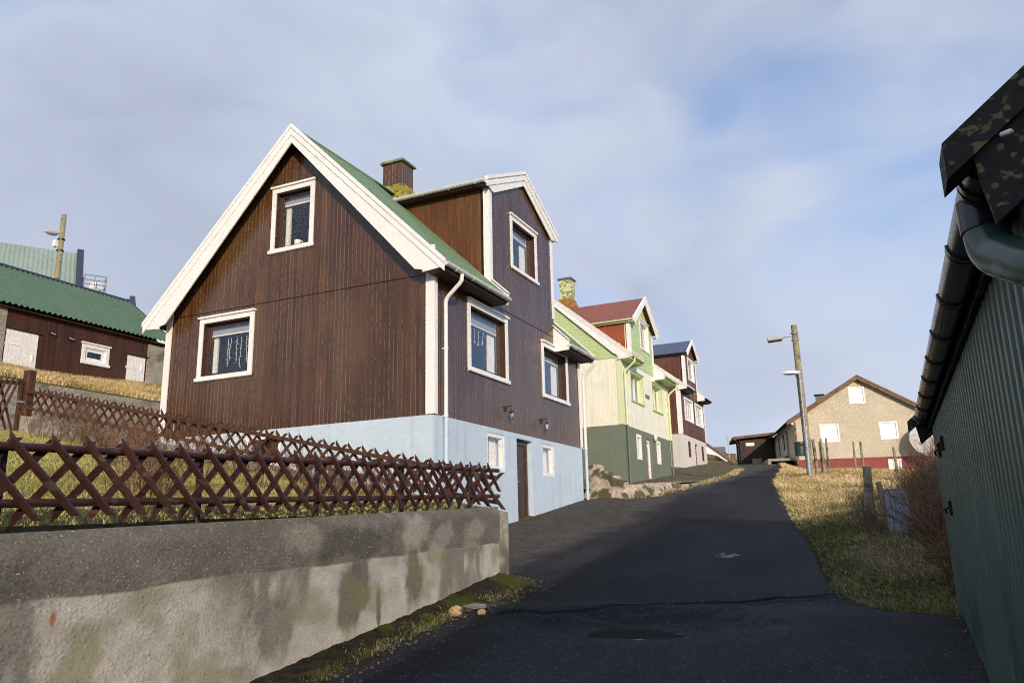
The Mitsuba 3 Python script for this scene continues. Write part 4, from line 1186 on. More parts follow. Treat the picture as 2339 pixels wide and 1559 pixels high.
for y, z in ((7.95, 2.36), (7.45, 2.38), (7.6, 1.86)):
    add(SH + '__hook', cat([box(SX - .035, SX - .010, y - .02, y + .02, z - .07, z + .05, .004), tube([(SX - .03, y, z), (SX - .06, y + .03, z - .02), (SX - .05, y + .05, z - .05)], .008, 6)]), 'rust')
add(SH + '__peg', tube([(.375, SY0 - .17, 2.735), (.392, SY0 - .20, 2.727)], .007, 10), 'white_paint', smooth=True)
add(SH + '__gutter_stub', tube([(.262, SY0 - .13, 2.675), (.305, SY0 - .08, 2.70)], .008, 8), 'galvanised', smooth=True)

# added unseen block behind the camera, its gable shaped to shade the near lane
CASTER = thing('shade_block', 'broad gabled block added unseen behind the camera to shade the lower lane', 'shade_block')
wE, wH = np.array([math.cos(SAZ), math.sin(SAZ), 0]), np.array([math.sin(SAZ), -math.cos(SAZ), 0])
wfr = lambda u, z, w: wH * 10 + u[:, None] * wE - w[:, None] * wH + np.stack([0 * z, 0 * z, z], 1)
WP = Polygon([(-.5, -3), (14.5, -3), (14.5, 5.0), (7, 9.62), (-.5, 5.0)])
add(CASTER + '__wall', cat([ext(WP, wfr, -.2, 0), ext(WP, wfr, -10, -9.8), ext(R(-.5, -.3, -3, 4.95), wfr, -9.8, -.2), ext(R(14.3, 14.5, -3, 4.95), wfr, -9.8, -.2)]), 'shed_green')
for s_ in (-1, 1):
    o_ = wH * 9.8 + wE * 7 + np.array([0, 0, 9.70])
    add(CASTER + '__roof', corr(o_, wH * 10.3, wE * (7.7 * s_) + np.array([0, 0, -7.7 * .616]), per=4), 'roof_red', smooth=True)

# ------------------------------------------------------------------ beige house, annex, lamp post, right side
BE = thing('beige_house', 'beige roughcast house with white windows and red base on the right of the lane', 'house')
B0, BA = (-4.57, 47.8), math.radians(14)
bg, bl = frot(B0, BA, 'g'), frot(B0, BA, 'l')
BW, BR, BZE, BZA, BL = 7.25, 3.6, 7.55, 9.72, 9.4
bsl = (BZA - BZE) / 3.6
bwins = [dict(u=(3.12, 3.98), z=(8.28, 9.24)), dict(u=(1.38, 2.40), z=(6.18, 7.20)), dict(u=(4.54, 5.48), z=(6.22, 7.20))]
gab = Polygon([(0, 5.26), (BW, 5.26), (BW, BZE), (BR, BZA), (0, BZE)])
gb = gab.difference(unary_union([R(*b['u'], *b['z']) for b in bwins]))
lwins = [dict(u=(4.3, 4.9), z=(6.2, 7.2)), dict(u=(6.6, 7.2), z=(6.0, 7.2))]
ldoor = R(2.7, 3.5, 5.45, 7.25)
add(BE + '__wall', cat([ext(gb, bg, -.25, 0), ext(R(0.25, BL, 5.26, BZE).difference(unary_union([ldoor] + [R(*b['u'], *b['z']) for b in lwins])), bl, -.25, 0),
                        ext(gab, lambda u, z, w: bg(u, z, w - BL), -.25, 0), ext(R(.25, BL, 5.26, BZE), lambda u, z, w: bl(u, z, w - BW), 0, .25)]), 'roughcast')
bb_ = dict(u=(4.76, 5.45), z=(4.50, 5.12))
add(BE + '__base', cat([ext(R(0.0, BW, 3.4, 5.26).difference(R(*bb_['u'], *bb_['z'])), bg, -.25, -.01), ext(R(.25, BL, 3.4, 5.26), bl, -.25, -.01)]), 'red_base')
for b, lb in zip(bwins + [bb_], ('attic window in the beige gable', 'left window of the beige gable', 'right window of the beige gable', 'white basement hatch in the red base')):
    k = plain_window(BE, bg, b, frame='white_paint', fwd=.07, w0=-.03, screen=True, label=lb)
k = fresh(BE + '__window')
for b in lwins:
    plain_window(BE, bl, b, frame='brown_frame', fwd=.06, w0=-.08, curtain=False)
add(BE + '__door', ext(ldoor, bl, -.2, -.12), 'brown_frame')
for s, (ua, ub) in ((-1, (BR, -.42)), (1, (BR, BW + .42))):
    z_e = BZA - bsl * abs(ub - BR)
    o = bg(np.array([ua]), np.array([BZA + .10]), np.array([.35]))[0]
    along = bg(np.array([ua]), np.array([BZA + .10]), np.array([-BL - .3]))[0] - o
    down = bg(np.array([ub]), np.array([z_e + .10]), np.array([.35]))[0] - o
    add(BE + '__roof', corr(o, along, down, pitch=.18, amp=.02), 'wood_fascia', smooth=True)
    bp_ = Polygon([(ua, BZA + .13), (ub, z_e + .13), (ub, z_e - .10), (ua, BZA - .10)])
    add(BE + '__barge_board', cat([ext(bp_, bg, .30, .335), ext(Polygon([(ua, BZA + .16), (ub, z_e + .16), (ub, z_e + .06), (ua, BZA + .06)]), bg, .335, .36)]), 'wood_fascia')
    add(BE + '__soffit', ext(Polygon([(ua, BZA + .06), (ub, z_e + .06), (ub, z_e + .03), (ua, BZA + .03)]), bg, 0.004, .30), 'wood_fascia')
add(BE + '__corner_board', ext(R(-.02, .10, 5.05, 7.4), bg, .004, .03), 'wood_fascia')
add(BE + '__porch_light', ico(bg(np.array([-.1]), np.array([7.3]), np.array([.1]))[0], .09, 2), 'white_paint', smooth=True)
cc = bg(np.array([2.1]), np.array([9.3]), np.array([-3.0]))[0]
k = add(BE + '__chimney', box(cc[0] - .22, cc[0] + .22, cc[1] - .22, cc[1] + .22, 8.2, 9.22, .01), 'stone_grey')
add(k + '__cap', box(cc[0] - .3, cc[0] + .3, cc[1] - .3, cc[1] + .3, 9.30, 9.34, .01), 'black_metal')
add(BE + '__deck', cat([ext(Polygon([(-1.5, 5.30), (.0, 5.30), (.0, 5.44), (-1.5, 5.44)]), lambda u, z, w: bg(u, z, w), -9.0, -.7), ext(R(-1.5, -1.34, 4.4, 5.30), bg, -1.0, -.75), ext(R(-1.5, -1.38, 4.4, 5.30), bg, -9.0, -1.01)]), 'concrete_plain')
an_ = thing('dark_annex', 'dark brown boarded annex with low roof at the back of the beige house', 'annex')
af = lambda u, z, w: bg(u, z, w - 8.9)
add(an_ + '__wall', cat([ext(R(-2.3, -.02, 4.6, 7.5), af, -3.0, -.03)]), 'dark_wall')
boards(an_ + '__board', R(-2.3, -.02, 5.2, 7.42), af, .14, -.03, 0, 'annex_board', 0, stuff=True)
add(an_ + '__roof', cat([ext(Polygon([(-2.75, 7.42), (.0, 7.62), (.0, 7.80), (-2.75, 7.60)]), af, -3.3, .4)]), 'wood_fascia')
add(an_ + '__name_plate', ext(R(-1.9, -1.35, 6.98, 7.2), af, .004, .03), 'white_paint')
add(an_ + '__small_gate', ext(R(-1.6, -1.0, 5.25, 6.1), af, .25, .30), 'plank_pale')
add(an_ + '__downpipe', tube(bend([af(np.array([-2.7]), np.array([7.45]), np.array([.3]))[0], af(np.array([-2.45]), np.array([7.2]), np.array([.2]))[0], af(np.array([-2.38]), np.array([4.9]), np.array([.1]))[0]], .1), .05, 8), 'black_metal', smooth=True)
# flowers in pots on the deck are two red dots
for du, wh_ in ((3.2, 'farther'), (2.2, 'nearer')):
    c = bl(np.array([du]), np.array([5.55]), np.array([.25]))[0]
    t_ = thing('potted_flower', f'small red potted flower on the concrete deck, the {wh_} of two', 'flower pot', 'flower pots on the deck')
    add(t_ + '__pot', tube([c - [0, 0, .11], c], [.06, .09], 10), 'stone_grey', smooth=40)
    add(t_ + '__bloom', ico(c + [0, 0, .07], .10, 2, .4, 3), 'red_base', smooth=True)

# satellite dish
DI = thing('satellite_dish', 'large grey satellite dish standing against the beige gable', 'satellite dish')
dc = bg(np.array([6.7]), np.array([5.98]), np.array([.75]))[0]
dn_ = np.array([.35, -.85, .38]); dn_ /= np.linalg.norm(dn_)
da_ = np.cross(dn_, [0, 0, 1]); da_ /= np.linalg.norm(da_); db_ = np.cross(da_, dn_)
V, Fc = [], []
for q, r in enumerate(np.linspace(0, 1, 9)):
    for s in np.linspace(0, 2 * math.pi, 40, endpoint=False):
        V.append(dc + .95 * r * (math.cos(s) * da_ + math.sin(s) * db_) + dn_ * (.22 * r * r - .2))
for q in range(8):
    for s in range(40):
        a_, b_ = q * 40 + s, q * 40 + (s + 1) % 40
        Fc += [[a_, b_, b_ + 40], [a_, b_ + 40, a_ + 40]]
add(DI + '__reflector', tm(V, Fc), 'lens_grey', smooth=True)
add(DI + '__mast', tube([dc - dn_ * .25, dc - dn_ * .45 + [0, 0, -.3], (dc[0] - dn_[0] * .45, dc[1] - dn_[1] * .45, 4.4)], .05, 10), 'galvanised', smooth=True)
add(DI + '__feed_arm', cat([tube([dc - db_ * .85 + dn_ * .0, dc + dn_ * .8], .02, 8), ico(dc + dn_ * .82, .07, 2)]), 'galvanised', smooth=40)

# lamp post: a wooden pole with two lamps, a galvanised tube beside it
LP = thing('street_lamp', 'leaning grey wooden pole with two street lamps beside the lane', 'street lamp')
px, py = -2.38, 28.45
add(LP + '__pole', tube([(px + .02, py + .25, 2.9), (px, py + .2, 5.5), (px - .01, py + .15, 8.50)], [.125, .115, .10], 14), 'pole_wood', smooth=50)
add(LP + '__tube', cat([tube([(px, py, 3.22), (px, py, 4.75)], .075, 14), tube([(px, py, 4.75), (px + .0, py + .0, 4.85)], [.075, .05], 14), tube([(px, py, 4.85), (px + .005, py + .02, 6.85)], .045, 12)]), 'galvanised', smooth=50)
add(LP + '__foot', cat([box(px - .16, px + .16, py - .16, py + .16, 3.10, 3.215, .01), box(px - .12, px + .12, py - .12, py + .12, 3.215, 3.235)]), 'moss')
ld = np.array([-.93, -.1, -.02]); ld /= np.linalg.norm(ld)
c0 = np.array([px - .08, py + .13, 8.10])
k = add(LP + '__lamp_arm', tube([c0, c0 + ld * .35], .018, 8), 'galvanised', smooth=True)
add(LP + '__lamp_head', cat([beam(c0 + ld * .33 + [0, 0, .0], c0 + ld * .86 + [0, 0, -.02], .17, .13, c=.03)]), 'lens_grey')
add(LP + '__lamp_lens', cat([beam(c0 + ld * .36 + [0, 0, -.085], c0 + ld * .84 + [0, 0, -.105], .14, .05, c=.015)]), 'black_metal')
c1 = np.array([px + .03, py + .02, 6.80])
ld2 = np.array([-1, -.15, .02])
m = ico((0, 0, 0), 1, 3); m.vertices = c1 + m.vertices[:, :1] * ld2 * .30 + ld2 * .27 + m.vertices[:, 1:2] * np.array([.1, -.9, 0]) * .10 + m.vertices[:, 2:] * np.array([0, 0, .07])
add(LP + '__lower_lamp_head', m, 'white_paint', smooth=True)
m2 = m.copy(); m2.vertices = c1 + ld2 * .30 + (m.vertices - c1 - ld2 * .27) * np.array([.72, .8, .5]) + [0, 0, -.045]
add(LP + '__lower_lamp_lens', m2, 'black_metal', smooth=True)
add(LP + '__strap', cat([tube([(px - .02, py + .16, z), (px - .02, py + .16, z + .04)], .125, 14) for z in (7.95, 8.2, 6.7)]), 'galvanised', smooth=50)
add(LP + '__notice', box(px - .06, px + .06, py + .06, py + .075, 4.62, 4.98), 'white_paint')
BN = thing('litter_bin', 'dark green litter bin fixed to the wooden lamp pole', 'litter bin')
bc = np.array([px - .22, py + .12, 0])
add(BN + '__drum', tube([bc + [0, 0, 3.98], bc + [0, 0, 4.0], bc + [0, 0, 4.40], bc + [0, 0, 4.42]], [.17, .185, .19, .185], 24), 'bin_green', smooth=45)
add(BN + '__rim', tube([bc + [0, 0, 4.40], bc + [0, 0, 4.44]], .198, 24), 'bin_green', smooth=45)
add(BN + '__slot', box(bc[0] - .02, bc[0] + .16, bc[1] - .205, bc[1] - .12, 4.31, 4.36), 'black_metal')
add(BN + '__strap', box(bc[0] + .12, bc[0] + .26, bc[1] - .02, bc[1] + .02, 4.08, 4.12), 'galvanised')

# fence stakes on the grass
stk = [(-2.15, 28.86, 4.54, .06), (-2.02, 29.0, 4.45, .035), (-1.95, 28.95, 4.56, .04), (-1.90, 28.98, 4.25, .035), (-1.81, 29.0, 4.56, .04), (-0.99, 29.42, 4.43, .035), (-0.74, 29.55, 4.42, .045), (0.28, 30.1, 4.22, .05)]
for q, (x, y, zt, r) in enumerate(stk):
    z0 = float(terrain(np.array(x), np.array(y)))
    lean = random.uniform(-.05, .05)
    add('fence_stake', tube([(x, y, z0 - .3), (x + lean * .5, y, (z0 + zt) / 2), (x + lean, y, zt)], [r, r * .95, r * .85], 8), 'post_wood', smooth=45,
        label=('weathered wooden stake ' + ('thickest of the cluster, nearest the lamp pole', 'second from the lamp pole in the cluster', 'tall thin one in the middle of the cluster', 'short one in the cluster', 'last of the cluster, leaning at its right end', 'standing alone below the left gable window', 'standing between the two gable windows', 'in front of the white basement hatch')[q]), cat='stake', group='weathered stakes in the grass by the beige house')
add('thick_post', tube([(-.34, 14.45, 1.3), (-.34, 14.45, 2.1), (-.31, 14.42, 2.64)], [.085, .08, .065], 10), 'post_wood', smooth=45, label='thick grey weathered post left of the utility cabinet', cat='post')
add('short_post', tube([(-.10, 14.62, 1.6), (-.17, 14.5, 2.39)], [.05, .045], 10), 'plank_pale', smooth=45, label='short pale leaning post just behind the utility cabinet', cat='post')
UB = thing('utility_cabinet', 'mottled galvanised utility cabinet standing in the brown shrubs by the shed', 'cabinet')
ux0, ux1, uy0, uy1 = -.10, .27, 14.15, 14.42
add(UB + '__body', cat([box(ux0 + .085, ux1, uy0, uy1, 1.75, 2.245, .006), box(ux0 + .085, ux1, uy0 + .02, uy1, 1.25, 1.75, .006)]), 'galvanised')
add(UB + '__side', cat([box(ux0, ux0 + .08, uy0 + .01, uy1, 1.25, 2.235, .006)]), 'galvanised')
add(UB + '__lid', box(ux0 - .01, ux1 + .01, uy0 - .01, uy1 + .01, 2.246, 2.262, .004), 'galvanised')
add(UB + '__screw', cat([tube([(ux1 - .2, uy0 - .004, 2.18), (ux1 - .2, uy0 + .004, 2.18)], .008, 8)]), 'black_metal')

# stone terrace in front of the green house
ST = thing('stone_terrace', 'crumbling stone terrace wall in front of the green house', 'wall')
path = [(-7.95, 22.15), (-7.35, 22.05), (-6.75, 21.85), (-6.38, 22.2), (-6.15, 24), (-6.0, 27), (-6.05, 30.5)]
tops = [(-7.95, 3.58), (-7.58, 3.56), (-7.55, 3.36), (-7.32, 3.34), (-7.29, 3.21), (-7.05, 3.20), (-7.02, 3.08), (-6.74, 3.06), (-6.70, 2.94), (-6.38, 2.93)]
LS = LineString(path); V = []; nz_ = 16
S_ = np.concatenate([np.linspace(0, 2.6, 90), np.linspace(2.6, LS.length, 260)[1:]])
for q in S_:
    P_ = LS.interpolate(q); Q_ = LS.interpolate(min(q + .05, LS.length)); O_ = LS.interpolate(max(q - .05, 0))
    x, y = P_.x, P_.y; tx, ty = Q_.x - O_.x, Q_.y - O_.y; L_ = math.hypot(tx, ty); nx, ny = ty / L_, -tx / L_
    z0 = float(g(y))
    z1 = np.interp(x, [t[0] for t in tops], [t[1] for t in tops]) if q < 1.9 else np.interp(y, [21.8, 24, 26.5, 29, 34, 40, 43], [2.93, 3.06, 3.10, 3.27, 3.80, 4.38, 4.62])
    z1 += .05 * (meshkit.fbm(np.array([[x * 5, y * 5, 1.0]]), 3, 2)[0] - .5)
    for t in np.linspace(0, 1, nz_):
        z = z0 - .15 + (z1 - z0 + .15) * t
        p = np.array([[x, y, z]])
        dpl = .22 * (meshkit.fbm(p * 1.7, 4, 6)[0] - .5) + .10 * (meshkit.fbm(p * np.array([4, 4, 6]), 3, 9)[0] - .5) + .30 * (1 - t) ** 1.6 * (1 if q < 3 else .4) - .03 * (t > .97)
        V.append([x + nx * dpl, y + ny * dpl, z])
    V.append([x - nx * .32, y - ny * .32, z1 - .01]); V.append([x - nx * .34, y - ny * .34, z0 - .1])
w_ = nz_ + 2; F_ = []
for q in range(len(S_) - 1):
    for r in range(w_ - 1):
        a_ = q * w_ + r
        F_ += [[a_, a_ + w_, a_ + w_ + 1], [a_, a_ + w_ + 1, a_ + 1]]
add(ST + '__rock_face', tm(V, F_), 'rock', smooth=40)
add(ST + '__terrace_top', gridmesh(np.linspace(-9.6, -6.3, 12), np.linspace(23.4, 43, 30), lambda X, Y: np.interp(Y, [22, 25, 28, 32, 36, 41, 43], [2.85, 3.05, 3.26, 3.52, 3.72, 4.34, 4.55]) + .02 * (meshkit.fbm(np.stack([X * 3, Y * 3, 0 * X], -1), 3, 5) - .5)), 'rock', smooth=True)

# ------------------------------------------------------------------ barn and what stands on the hill to the left
BN1 = thing('brown_barn', 'long brown boarded barn with green corrugated roof on the hill at left', 'barn')
bx, by0, by1 = -22.0, 8.0, 19.15
bf = fx(bx)
bwin = dict(u=(16.02, 16.98), z=(7.02, 7.66), tw=.115)
bd1, bd2 = R(13.66, 14.63, 6.2, 7.62), R(17.66, 18.38, 6.55, 7.62)
bcut = unary_union([bd1, bd2, hole(bwin)])
add(BN1 + '__wall', cat([ext(R(by0, by1, 5.6, 8.25).difference(bcut), bf, -.2, -.03), ext(Polygon([(-26.4, 5), (bx - .2, 5), (bx - .2, 8.2), (-24.2, 10.0), (-26.4, 8.2)]), fyp(by1), -.2, 0), box(-26.4, -26.2, by0, by1 - .2, 5, 8.2)]), 'dark_wall')
boards(BN1 + '__board', R(13.62, 18.42, 6.0, 8.2).difference(bcut), bf, .17, -.03, 0, 'barn_board', 13.0, gap=.006)
for pr in (R(18.425, by1, 5.6, 8.12), R(12.4, 13.615, 5.6, 8.2)):
    add(BN1 + '__pier', ext(pr, bf, -.03, .03), 'concrete_plain')
ksl = (10.12 - 8.27) / (24.2 - 21.72)
add(BN1 + '__roof', cat([corr((-24.2, by0, 10.12), (0, by1 + .12 - by0, 0), (2.5, 0, -2.5 * ksl), pitch=.17, amp=.032), corr((-24.2, by0, 10.12), (0, by1 + .12 - by0, 0), (-2.4, 0, -2.4 * ksl), pitch=.17, amp=.032)]), 'roof_barn', smooth=True)
add(BN1 + '__ridge_cap', tube([(-24.2, by0, 10.13), (-24.2, by1 + .14, 10.13)], .06, 8), 'trim_navy', smooth=True)
add(BN1 + '__verge_trim', beam((-24.2, by1 + .13, 10.12), (-21.70, by1 + .13, 10.12 - 2.5 * ksl), .03, .10, up=(ksl, 0, 1)), 'trim_navy')
add(BN1 + '__eave_board', box(bx + .002, bx + .18, by0, by1, 8.16, 8.20), 'soffit_brown')
window(BN1, bf, bwin, label='small white framed barn window', frame='white_paint', reveal='white_paint', depth=.03, fw=.09)
for dd, nm in ((bd1, 'tall white boarded barn door'), (bd2, 'low white boarded barn door')):
    kd = add(BN1 + '__door', ext(dd.buffer(-.01), bf, -.06, -.03), 'dark_wall', label=nm)
    a0, b0, a1, b1 = dd.bounds
    boards(kd + '__plank', R(a0 + .01, a1 - .01, b0, b1 - .01), bf, .12, -.03, -.008, 'white_paint', a0 + .01, gap=.006)
    add(kd + '__lintel', box(bx + .0, bx + .05, a0 - .05, a1 + .1, b1, b1 + .035), 'soffit_brown')
    add(kd + '__hinge', cat([box(bx - .006, bx + .006, a0 - .05, a0 + .42, b1 - .45, b1 - .41), box(bx - .006, bx + .02, a1 - .16, a1 - .11, b0 + .6, b0 + .8)]), 'white_paint')
for y, z in ((15.02, 7.73), (15.62, 7.70)):
    k = add(BN1 + '__wall_light', box(bx, bx + .09, y - .08, y + .08, z - .035, z + .045, .02), 'black_metal')
    add(k + '__lens', box(bx + .02, bx + .092, y - .06, y + .06, z - .03, z + .0), 'lens_grey')

# big hall behind, turned 32 degrees
az = math.radians(32.5)
HU = np.array([math.sin(az), math.cos(az), 0]); HN = np.array([math.cos(az), -math.sin(az), 0])
HL = thing('pale_green_hall', 'large hall with pale green corrugated roof rising behind the barn', 'hall')
Rt = np.array([-36.2, 25.6, 16.0])                                   # right end of its ridge
hs = [Rt - HU * 22, Rt]
dn = HN * 5.0 + np.array([0, 0, -6.2])
add(HL + '__roof', cat([corr(hs[0], hs[1] - hs[0], dn, pitch=.20, amp=.018), corr(hs[0], hs[1] - hs[0], dn * np.array([-1, -1, 1]), pitch=.20, amp=.018)]), 'roof_pale', smooth=True)
add(HL + '__verge_trim', beam(Rt + HU * .1 + [0, 0, .1], Rt + HU * .1 + dn, .30, .35, up=HN), 'trim_navy')
add(HL + '__wall', cat([tm([Rt + dn, Rt, Rt + dn * np.array([-1, -1, 1]), Rt + dn * np.array([-1, -1, 1]) - [0, 0, 6], Rt + dn - [0, 0, 6]], [[0, 1, 2], [0, 2, 3], [0, 3, 4]]),
                        tm([hs[0] + dn, hs[1] + dn, hs[1] + dn - [0, 0, 6], hs[0] + dn - [0, 0, 6]], [[0, 1, 2], [0, 2, 3]])]), 'trim_navy')
AN2 = thing('green_lean_to', 'lower green roofed lean-to right of the pale green hall', 'lean-to')
L0 = np.array([-36.0, 26.0, 13.95]); L1 = L0 + HU * 2.2
add(AN2 + '__roof', corr(L0, L1 - L0, HN * 2.5 + np.array([0, 0, -2.4]), pitch=.2, amp=.025), 'roof_green', smooth=True)
add(AN2 + '__verge_trim', beam(L1 + HU * .05 + [0, 0, .08], L1 + HU * .05 + HN * 2.5 + [0, 0, -2.4], .25, .25, up=(0, 0, 1)), 'trim_navy')
add(AN2 + '__wall', tm([L0 + HN * 2.5 + [0, 0, -2.4], L1 + HN * 2.5 + [0, 0, -2.4], L1 + HN * 2.5 + [0, 0, -7], L0 + HN * 2.5 + [0, 0, -7]], [[0, 1, 2], [0, 2, 3]]), 'trim_navy')
RL = thing('roof_railing', 'galvanised platform railing on the lean-to roof beside the hall', 'railing')
q0 = np.array([-34.6, 24.9, 13.25]); ms = []
for t in (0, .45, .95):
    for s in (0, .8):
        ms.append(tube([q0 + HU * t + HN * s, q0 + HU * t + HN * s + [0, 0, .98]], .024, 6))
for z in (.5, .95):
    for s in (0, .8):
        ms.append(tube([q0 + HN * s + [0, 0, z], q0 + HU * .95 + HN * s + [0, 0, z]], .024, 6))
    for t in (0, .95):
        ms.append(tube([q0 + HU * t + [0, 0, z], q0 + HU * t + HN * .8 + [0, 0, z]], .024, 6))
add(RL, cat(ms), 'galvanised', smooth=50, label=labels.pop(RL)['label'], cat='railing')
bq = q0 + HU * .55 + HN * .3
add('roof_box', box(bq[0] - .22, bq[0] + .22, bq[1] - .2, bq[1] + .2, 13.45, 13.98, .02), 'white_paint', label='white equipment box inside the roof railing', cat='box')
LP2 = thing('street_lamp', 'tall bare wooden pole with one small lamp behind the barn', 'street lamp')
P2 = np.array([-30.5, 20.75])
add(LP2 + '__pole', tube([(P2[0], P2[1], 8), (P2[0], P2[1], 15.25)], [.145, .10], 12), 'pole_wood', smooth=50)
add(LP2 + '__lamp_head', ico((P2[0] - .18, P2[1] - .36, 14.35), .28, 2, sc=(.5, 1, .38)), 'lens_grey', smooth=True)
add(LP2 + '__bracket', tube([(P2[0], P2[1], 14.35), (P2[0] - .1, P2[1] - .2, 14.38)], .05, 8), 'galvanised', smooth=True)
add(LP2 + '__switch_box', box(P2[0] - .17, P2[0] - .0, P2[1] - .28, P2[1] - .1, 13.75, 14.05, .02), 'white_paint')
add(LP2 + '__strap', cat([tube([(P2[0], P2[1], z), (P2[0], P2[1], z + .05)], .15, 10) for z in (14.1, 13.6, 12.0)]), 'black_metal', smooth=50)
# white house behind the barn's end
WHH = thing('white_house', 'white boarded house glimpsed between the barn roof and the brown house', 'house')
add(WHH + '__wall', cat([ext(Polygon([(-38, 5), (-28.2, 5), (-28.2, 11.2), (-30.0, 12.75), (-33, 13.6), (-38, 11)]), fy(29.5), -6, 0)]), 'white_paint')
add(WHH + '__roof', cat([beam((-32, 29.2, 14.15), (-27.6, 29.2, 10.85), .6, .08, up=(.75, 0, 1)), beam((-32, 32.5, 14.15), (-27.6, 32.5, 10.85), 6.2, .06, up=(.75, 0, 1))]), 'roof_green')

# ------------------------------------------------------------------ far end of the lane
FH = thing('ochre_dormer_house', 'white gabled house with ochre dormer and blue roof at the lane end', 'house')
k66 = 1.18
fc = np.array([-14.9, 79.2, 0])
ffr = lambda u, z, w: np.array([fc[0], fc[1], 0]) + u[:, None] * np.array([.97, .24, 0]) - w[:, None] * np.array([-.24, .97, 0]) + np.stack([0 * z, 0 * z, z], 1)
add(FH + '__wall', ext(Polygon([(-6, 6.5), (1.35, 6.5), (1.35, 7.7), (-1.0, 9.55), (-6, 6.6)]), ffr, -6, 0), 'white_paint')
add(FH + '__barge_board', ext(Polygon([(1.5, 7.55), (-1.2, 9.70), (-1.2, 9.90), (1.55, 7.70)]), ffr, -6.2, .25), 'wood_fascia')
add(FH + '__dormer', ext(R(-1.2, .72, 7.6, 8.75), ffr, -3.5, -.8), 'ochre_wall')
add(FH + '__dormer_roof', ext(Polygon([(-1.9, 9.3), (.8, 9.3), (.88, 8.72), (-1.9, 8.72)]), ffr, -3.6, -.6), 'roof_blue')
add(FH + '__red_base', ext(Polygon([(-1.0, 7.3), (.3, 7.75), (-.9, 8.15)]), ffr, 0, .03), 'red_base')
TR = thing('covered_trailer', 'trailer wrapped in a crumpled white tarpaulin at the top of the lane', 'trailer')
tc = np.array([-14.4, 91.5, 9.05])
m = ico((0, 0, 0), 1, 4, .35, 9, f=2.6)
v = np.sign(m.vertices) * np.abs(m.vertices) ** .7
m.vertices = tc + v * np.array([.72, 1.3, .62])
add(TR + '__tarpaulin', m, 'tarp', smooth=True)
for s in (-.3, .42):
    add(TR + '__wheel', tube([tc + [s - .08, -1.35, -.62], tc + [s + .08, -1.25, -.62]], .2, 16), 'black_metal', smooth=45)
add('far_lamp_post', cat([tube([(-16.0, 92, 8), (-16.0, 92, 11.6)], [.06, .04], 8), tube([(-16.0, 92, 11.55), (-16.25, 92, 11.62)], [.05, .06], 8)]), 'lens_grey', smooth=50, label='thin pale lamp post at the far end beside the ochre dormer', cat='lamp post')

# ------------------------------------------------------------------ stones, moss and litter along the wall foot
for q, (x, y, r, sc, mt, lb) in enumerate(((-4.30, 7.72, .075, (1.0, .8, .8), 'stone_tan', 'tan angular stone lying at the foot of the concrete wall'),
                                           (-4.22, 8.02, .12, (1.2, .8, .28), 'stone_grey', 'flat grey stone resting beside the tan stones below the wall'),
                                           (-4.02, 7.78, .045, (1.1, .8, .7), 'stone_tan', 'smallest tan stone right of the angular stone below the wall'))):
    add('loose_stone', ico((x, y, float(foot(x, y)) + .02 + r * sc[2] * .7), r, 3, .55, q + 3, sc, 1.2), mt, smooth=28, label=lb, cat='stone')
r_ = np.random.default_rng(31)
gv = trimesh.creation.icosphere(subdivisions=0)
ms = []
for q in range(1500):
    if q < 700:
        y = r_.uniform(4.6, 9.9); x = -4.55 + abs(r_.normal(0, .28))
    elif q < 1150:
        y = r_.uniform(10, 24); x = -7.5 + r_.uniform(0, 2.3) * r_.uniform(.3, 1)
    else:
        y = r_.uniform(6.5, 26); x = float(er(y)) - abs(r_.normal(0, .12))
    rr_ = r_.uniform(.005, .016)
    zz = float(road_z(np.array(x), np.array(y))) + .012 if q >= 700 or x > -3.9 else float(foot(x, y)) + .03
    ms.append(tm(np.array([x, y, zz]) + gv.vertices * rr_ * r_.uniform(.6, 1.2, 3), gv.faces))
add('gravel', cat(ms), 'gravel_grit', label='loose gravel scattered along the edges of the lane', kind='stuff')
mv = gridmesh(np.linspace(-4.74, -3.9, 34), np.linspace(3.2, 9.6, 180), lambda X, Y: foot(X, Y) + .012 + np.clip(.085 * (1 - (X + 4.74) / (.30 + .45 * meshkit.fbm(np.stack([0 * X, Y * .9, 0 * X], -1), 3, 2))), -.06, .085)
              + .05 * (meshkit.fbm(np.stack([X * 9, Y * 9, 0 * X], -1), 3, 7) - .5) * np.clip((-3.95 - X) / .2, 0, 1))
add('moss', mv, 'moss', smooth=True, label='moss and dark earth along the foot of the concrete wall', kind='stuff')


